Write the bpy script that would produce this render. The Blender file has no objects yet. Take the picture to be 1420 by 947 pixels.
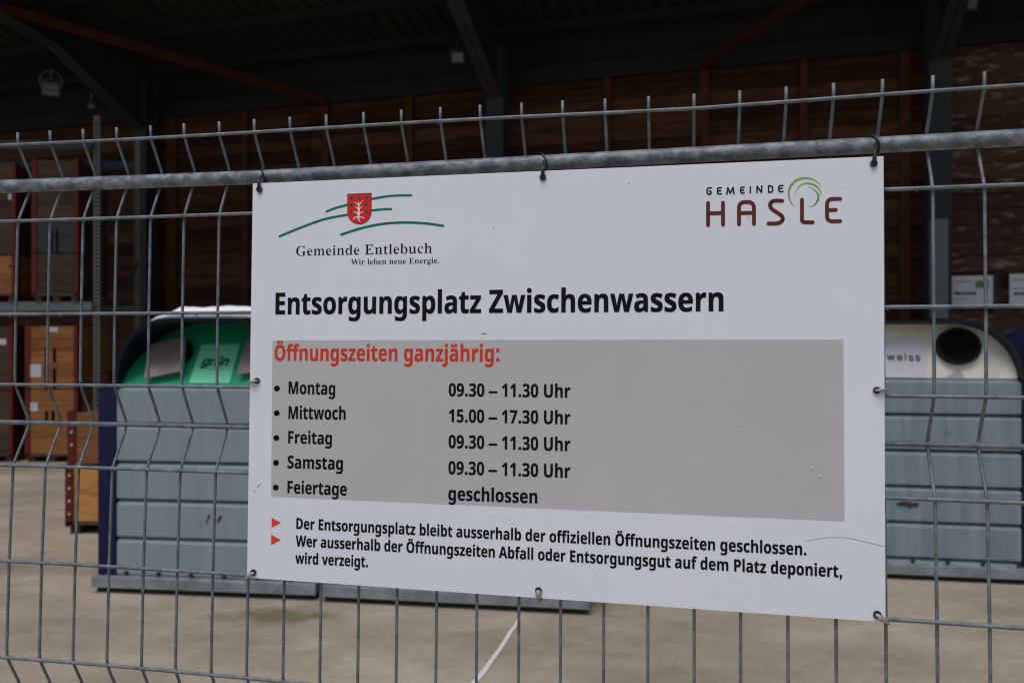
import bpy, bmesh, math, random
from mathutils import Vector, Matrix
R = math.radians
rnd = random.Random(7)
sc = bpy.context.scene
COL = sc.collection

# ---------------------------------------------------------------- camera
EYE = 1.5                      # eye height above the yard
F = 1105.0                     # focal length in photo pixels (28 mm on full frame)
PX, PY = 710.0, 473.5
cam = bpy.data.cameras.new('camera')
cam.lens = 28.02; cam.sensor_width = 36.0; cam.sensor_fit = 'HORIZONTAL'
cam.clip_start = 0.05; cam.clip_end = 600
cam.dof.use_dof = True; cam.dof.focus_distance = 0.95; cam.dof.aperture_fstop = 7.1
camo = bpy.data.objects.new('camera', cam); COL.objects.link(camo)
camo.location = (0, 0, EYE); camo.rotation_euler = (R(90), 0, 0)
sc.camera = camo

# ---------------------------------------------------------------- world and sun (overcast)
SUN_EL, SUN_AZ = 66.0, 205.0     # azimuth: clockwise from +Y
w = bpy.data.worlds.new('World'); sc.world = w; w.use_nodes = True
nt = w.node_tree; nt.nodes.clear()
wo = nt.nodes.new('ShaderNodeOutputWorld'); bg = nt.nodes.new('ShaderNodeBackground')
sky = nt.nodes.new('ShaderNodeTexSky'); sky.sky_type = 'NISHITA'; sky.sun_disc = False
sky.sun_elevation = R(SUN_EL); sky.sun_rotation = R(SUN_AZ)
sky.air_density = 1.0; sky.dust_density = 2.5; sky.ozone_density = 1.0
hs = nt.nodes.new('ShaderNodeHueSaturation'); hs.inputs['Saturation'].default_value = 1.1
nt.links.new(sky.outputs[0], hs.inputs['Color']); nt.links.new(hs.outputs[0], bg.inputs[0])
bg.inputs[1].default_value = 0.075
nt.links.new(bg.outputs[0], wo.inputs[0])
sl = bpy.data.lights.new('sun', 'SUN'); sl.energy = 1.5; sl.angle = R(40); sl.color = (1, .985, .96)
so = bpy.data.objects.new('sun', sl); COL.objects.link(so)
az = R(SUN_AZ); el = R(SUN_EL)
sd = Vector((math.sin(az) * math.cos(el), math.cos(az) * math.cos(el), math.sin(el)))
so.rotation_euler = sd.to_track_quat('Z', 'Y').to_euler()
so.location = (0, -5, 8)
sc.view_settings.view_transform = 'Standard'; sc.view_settings.look = 'None'
sc.view_settings.exposure = 0.14; sc.view_settings.gamma = 1.0
sc.cycles.filter_width = 1.15

# ---------------------------------------------------------------- helpers
def srgb(r, g, b):
    return tuple(((c / 255) / 12.92 if c / 255 <= .04045 else ((c / 255 + .055) / 1.055) ** 2.4) for c in (r, g, b))

def mat(name, col, rough=.6, metal=0.0, noise=0.0, nscale=8.0, col2=None, bump=0.0, bscale=60.0, stretch=None,
        spec=.5, rand=0.0, detail=5.0, space='Object', lo=.35, hi=.68):
    m = bpy.data.materials.new(name); m.use_nodes = True
    t = m.node_tree; b = t.nodes['Principled BSDF']
    b.inputs['Roughness'].default_value = rough; b.inputs['Metallic'].default_value = metal
    b.inputs['Specular IOR Level'].default_value = spec
    b.inputs['Base Color'].default_value = (*col, 1)
    tc = t.nodes.new('ShaderNodeTexCoord'); mp = t.nodes.new('ShaderNodeMapping')
    t.links.new(tc.outputs[space], mp.inputs['Vector'])
    if stretch: mp.inputs['Scale'].default_value = stretch
    src = None
    if rand:
        oi = t.nodes.new('ShaderNodeObjectInfo')
        ad = t.nodes.new('ShaderNodeVectorMath'); ad.operation = 'MULTIPLY_ADD'
        cx = t.nodes.new('ShaderNodeCombineXYZ')
        for k in range(3): t.links.new(oi.outputs['Random'], cx.inputs[k])
        t.links.new(cx.outputs[0], ad.inputs[0]); ad.inputs[1].default_value = (17, 31, 23)
        t.links.new(tc.outputs[space], ad.inputs[2]); t.links.new(ad.outputs[0], mp.inputs['Vector'])
    if col2 is not None:
        n = t.nodes.new('ShaderNodeTexNoise'); n.inputs['Scale'].default_value = nscale; n.inputs['Detail'].default_value = detail
        n.inputs['Roughness'].default_value = .62
        t.links.new(mp.outputs[0], n.inputs['Vector'])
        r = t.nodes.new('ShaderNodeValToRGB')
        r.color_ramp.elements[0].position = lo; r.color_ramp.elements[1].position = hi
        r.color_ramp.elements[0].color = (*col, 1); r.color_ramp.elements[1].color = (*col2, 1)
        t.links.new(n.outputs['Fac'], r.inputs[0]); src = r.outputs[0]
        if rand:
            h = t.nodes.new('ShaderNodeHueSaturation'); mr = t.nodes.new('ShaderNodeMapRange')
            mr.inputs['To Min'].default_value = 1 - rand; mr.inputs['To Max'].default_value = 1 + rand
            t.links.new(oi.outputs['Random'], mr.inputs['Value']); t.links.new(mr.outputs[0], h.inputs['Value'])
            t.links.new(src, h.inputs['Color']); src = h.outputs[0]
        t.links.new(src, b.inputs['Base Color'])
        # roughness follows the same noise a little
        mr2 = t.nodes.new('ShaderNodeMapRange'); mr2.inputs['To Min'].default_value = max(rough - .1, .05)
        mr2.inputs['To Max'].default_value = min(rough + .12, 1)
        t.links.new(n.outputs['Fac'], mr2.inputs['Value']); t.links.new(mr2.outputs[0], b.inputs['Roughness'])
    if bump:
        n2 = t.nodes.new('ShaderNodeTexNoise'); n2.inputs['Scale'].default_value = bscale; n2.inputs['Detail'].default_value = 4
        t.links.new(mp.outputs[0], n2.inputs['Vector'])
        bp = t.nodes.new('ShaderNodeBump'); bp.inputs['Strength'].default_value = bump; bp.inputs['Distance'].default_value = .01
        t.links.new(n2.outputs['Fac'], bp.inputs['Height']); t.links.new(bp.outputs[0], b.inputs['Normal'])
    return m

def link(o, parent=None):
    COL.objects.link(o)
    if parent is not None: o.parent = parent
    return o

def meshobj(name, verts, faces, material, parent=None, smooth=False):
    me = bpy.data.meshes.new(name); me.from_pydata([tuple(v) for v in verts], [], faces); me.update()
    if material: me.materials.append(material)
    if smooth: me.polygons.foreach_set('use_smooth', [True] * len(me.polygons))
    return link(bpy.data.objects.new(name, me), parent)

def tag(o, label=None, cat=None, group=None, kind=None):
    if label: o['label'] = label
    if cat: o['category'] = cat
    if group: o['group'] = group
    if kind: o['kind'] = kind
    return o

def empty(name, loc=(0, 0, 0), rz=0.0, matrix=None):
    o = bpy.data.objects.new(name, None); o.empty_display_size = .1; COL.objects.link(o)
    if matrix is not None: o.matrix_world = matrix
    else: o.location = loc; o.rotation_euler = (0, 0, rz)
    return o

class MB:
    """collects simple solids and makes ONE mesh object of them"""
    def __init__(s): s.v = []; s.f = []
    def box(s, x0, x1, y0, y1, z0, z1, M=None, ch=0.0):
        if x0 > x1: x0, x1 = x1, x0
        if y0 > y1: y0, y1 = y1, y0
        if z0 > z1: z0, z1 = z1, z0
        b = len(s.v)
        if ch:
            # box with its four upright-to-front edges chamfered (octagon in x-z, extruded in y)
            pts = [(x0 + ch, z0), (x1 - ch, z0), (x1, z0 + ch), (x1, z1 - ch), (x1 - ch, z1), (x0 + ch, z1), (x0, z1 - ch), (x0, z0 + ch)]
            fr = [Vector((x0 + (x1 - x0) / 2 + (p[0] - (x0 + x1) / 2) * (1 - 2 * ch / max(x1 - x0, 1e-6)), y0, (z0 + z1) / 2 + (p[1] - (z0 + z1) / 2) * (1 - 2 * ch / max(z1 - z0, 1e-6)))) for p in pts]
            md = [Vector((p[0], y0 + ch, p[1])) for p in pts]; bk = [Vector((p[0], y1, p[1])) for p in pts]
            vs = fr + md + bk
            s.v += [(M @ q if M else q) for q in vs]
            s.f.append([b + i for i in range(8)])
            for r in (0, 8):
                for i in range(8): j = (i + 1) % 8; s.f.append([b + r + j, b + r + i, b + r + 8 + i, b + r + 8 + j])
            s.f.append([b + 16 + i for i in reversed(range(8))])
            return s
        vs = [Vector((x, y, z)) for x in (x0, x1) for y in (y0, y1) for z in (z0, z1)]
        s.v += [(M @ q if M else q) for q in vs]
        s.f += [[b, b + 1, b + 3, b + 2], [b + 4, b + 6, b + 7, b + 5], [b, b + 4, b + 5, b + 1], [b + 2, b + 3, b + 7, b + 6], [b, b + 2, b + 6, b + 4], [b + 1, b + 5, b + 7, b + 3]]
        return s
    def tube(s, pts, r, n=8, closed=False, flat=None):
        pts = [Vector(p) for p in pts]; m = len(pts); b = len(s.v)
        tprev = None; u = None
        for i, p in enumerate(pts):
            if closed: d = (pts[(i + 1) % m] - pts[i - 1])
            else: d = pts[min(i + 1, m - 1)] - pts[max(i - 1, 0)]
            d.normalize()
            if u is None:
                u = d.cross(Vector((0, 0, 1)))
                if u.length < .1: u = d.cross(Vector((1, 0, 0)))
            u = (u - d * u.dot(d)).normalized(); v = d.cross(u)
            rr = r[i] if isinstance(r, (list, tuple)) else r
            for k in range(n):
                a = 2 * math.pi * k / n
                s.v.append(p + (u * math.cos(a) + v * math.sin(a) * (flat or 1)) * rr)
        for i in range(m if closed else m - 1):
            for k in range(n):
                k2 = (k + 1) % n; i2 = (i + 1) % m
                s.f.append([b + i * n + k, b + i * n + k2, b + i2 * n + k2, b + i2 * n + k])
        if not closed:
            s.f.append([b + k for k in reversed(range(n))]); s.f.append([b + (m - 1) * n + k for k in range(n)])
        return s
    def prism(s, poly, y0, y1, M=None, axis='y'):
        """poly in (x,z), extruded in y"""
        b = len(s.v); n = len(poly)
        for y in (y0, y1):
            for (x, z) in poly:
                q = Vector((x, y, z)); s.v.append(M @ q if M else q)
        s.f.append(list(range(b, b + n))); s.f.append([b + n + i for i in reversed(range(n))])
        for i in range(n):
            j = (i + 1) % n; s.f.append([b + j, b + i, b + n + i, b + n + j])
        return s
    def build(s, name, m, parent=None, smooth=False, bevel=0.0, label=None):
        o = meshobj(name, s.v, s.f, m, parent, smooth)
        bm = bmesh.new(); bm.from_mesh(o.data); bmesh.ops.recalc_face_normals(bm, faces=bm.faces)
        if bevel: bmesh.ops.bevel(bm, geom=list(bm.edges), offset=bevel, segments=2, affect='EDGES', profile=.6)
        bm.to_mesh(o.data); bm.free()
        if smooth:
            o.data.polygons.foreach_set('use_smooth', [True] * len(o.data.polygons))
        if label: o['label'] = label
        return o

def smooth_path(pts, k=3):
    """rounds the corners of a polyline a little"""
    out = [Vector(pts[0])]
    for i in range(1, len(pts) - 1):
        a, b, c = Vector(pts[i - 1]), Vector(pts[i]), Vector(pts[i + 1])
        d = min((a - b).length, (c - b).length, .03) * .35
        p = b + (a - b).normalized() * d; q = b + (c - b).normalized() * d
        for j in range(k + 1):
            t = j / k; out.append(p * (1 - t) ** 2 + b * 2 * t * (1 - t) + q * t * t)
    out.append(Vector(pts[-1])); return out

def ray(px, py):
    return Vector(((px - PX) / F, 1.0, -(py - PY) / F))
def at(px, py, Y):
    """point of the place at distance Y seen at a photo pixel"""
    r = ray(px, py); return Vector((r.x * Y, Y, EYE + r.z * Y))
def on_plane(M, px, py, y0=0.0):
    """local (x, z) on the plane y = y0 of frame M"""
    Mi = M.inverted(); o = Mi @ Vector((0, 0, EYE)); d = Mi.to_3x3() @ ray(px, py)
    t = (y0 - o.y) / d.y; p = o + d * t
    return Vector((p.x, p.z))
def frame(origin, ex, up):
    ex = ex.normalized(); ey = up.cross(ex).normalized(); ez = ex.cross(ey).normalized()
    M = Matrix((ex, ey, ez)).transposed().to_4x4(); M.translation = origin
    return M

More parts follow.
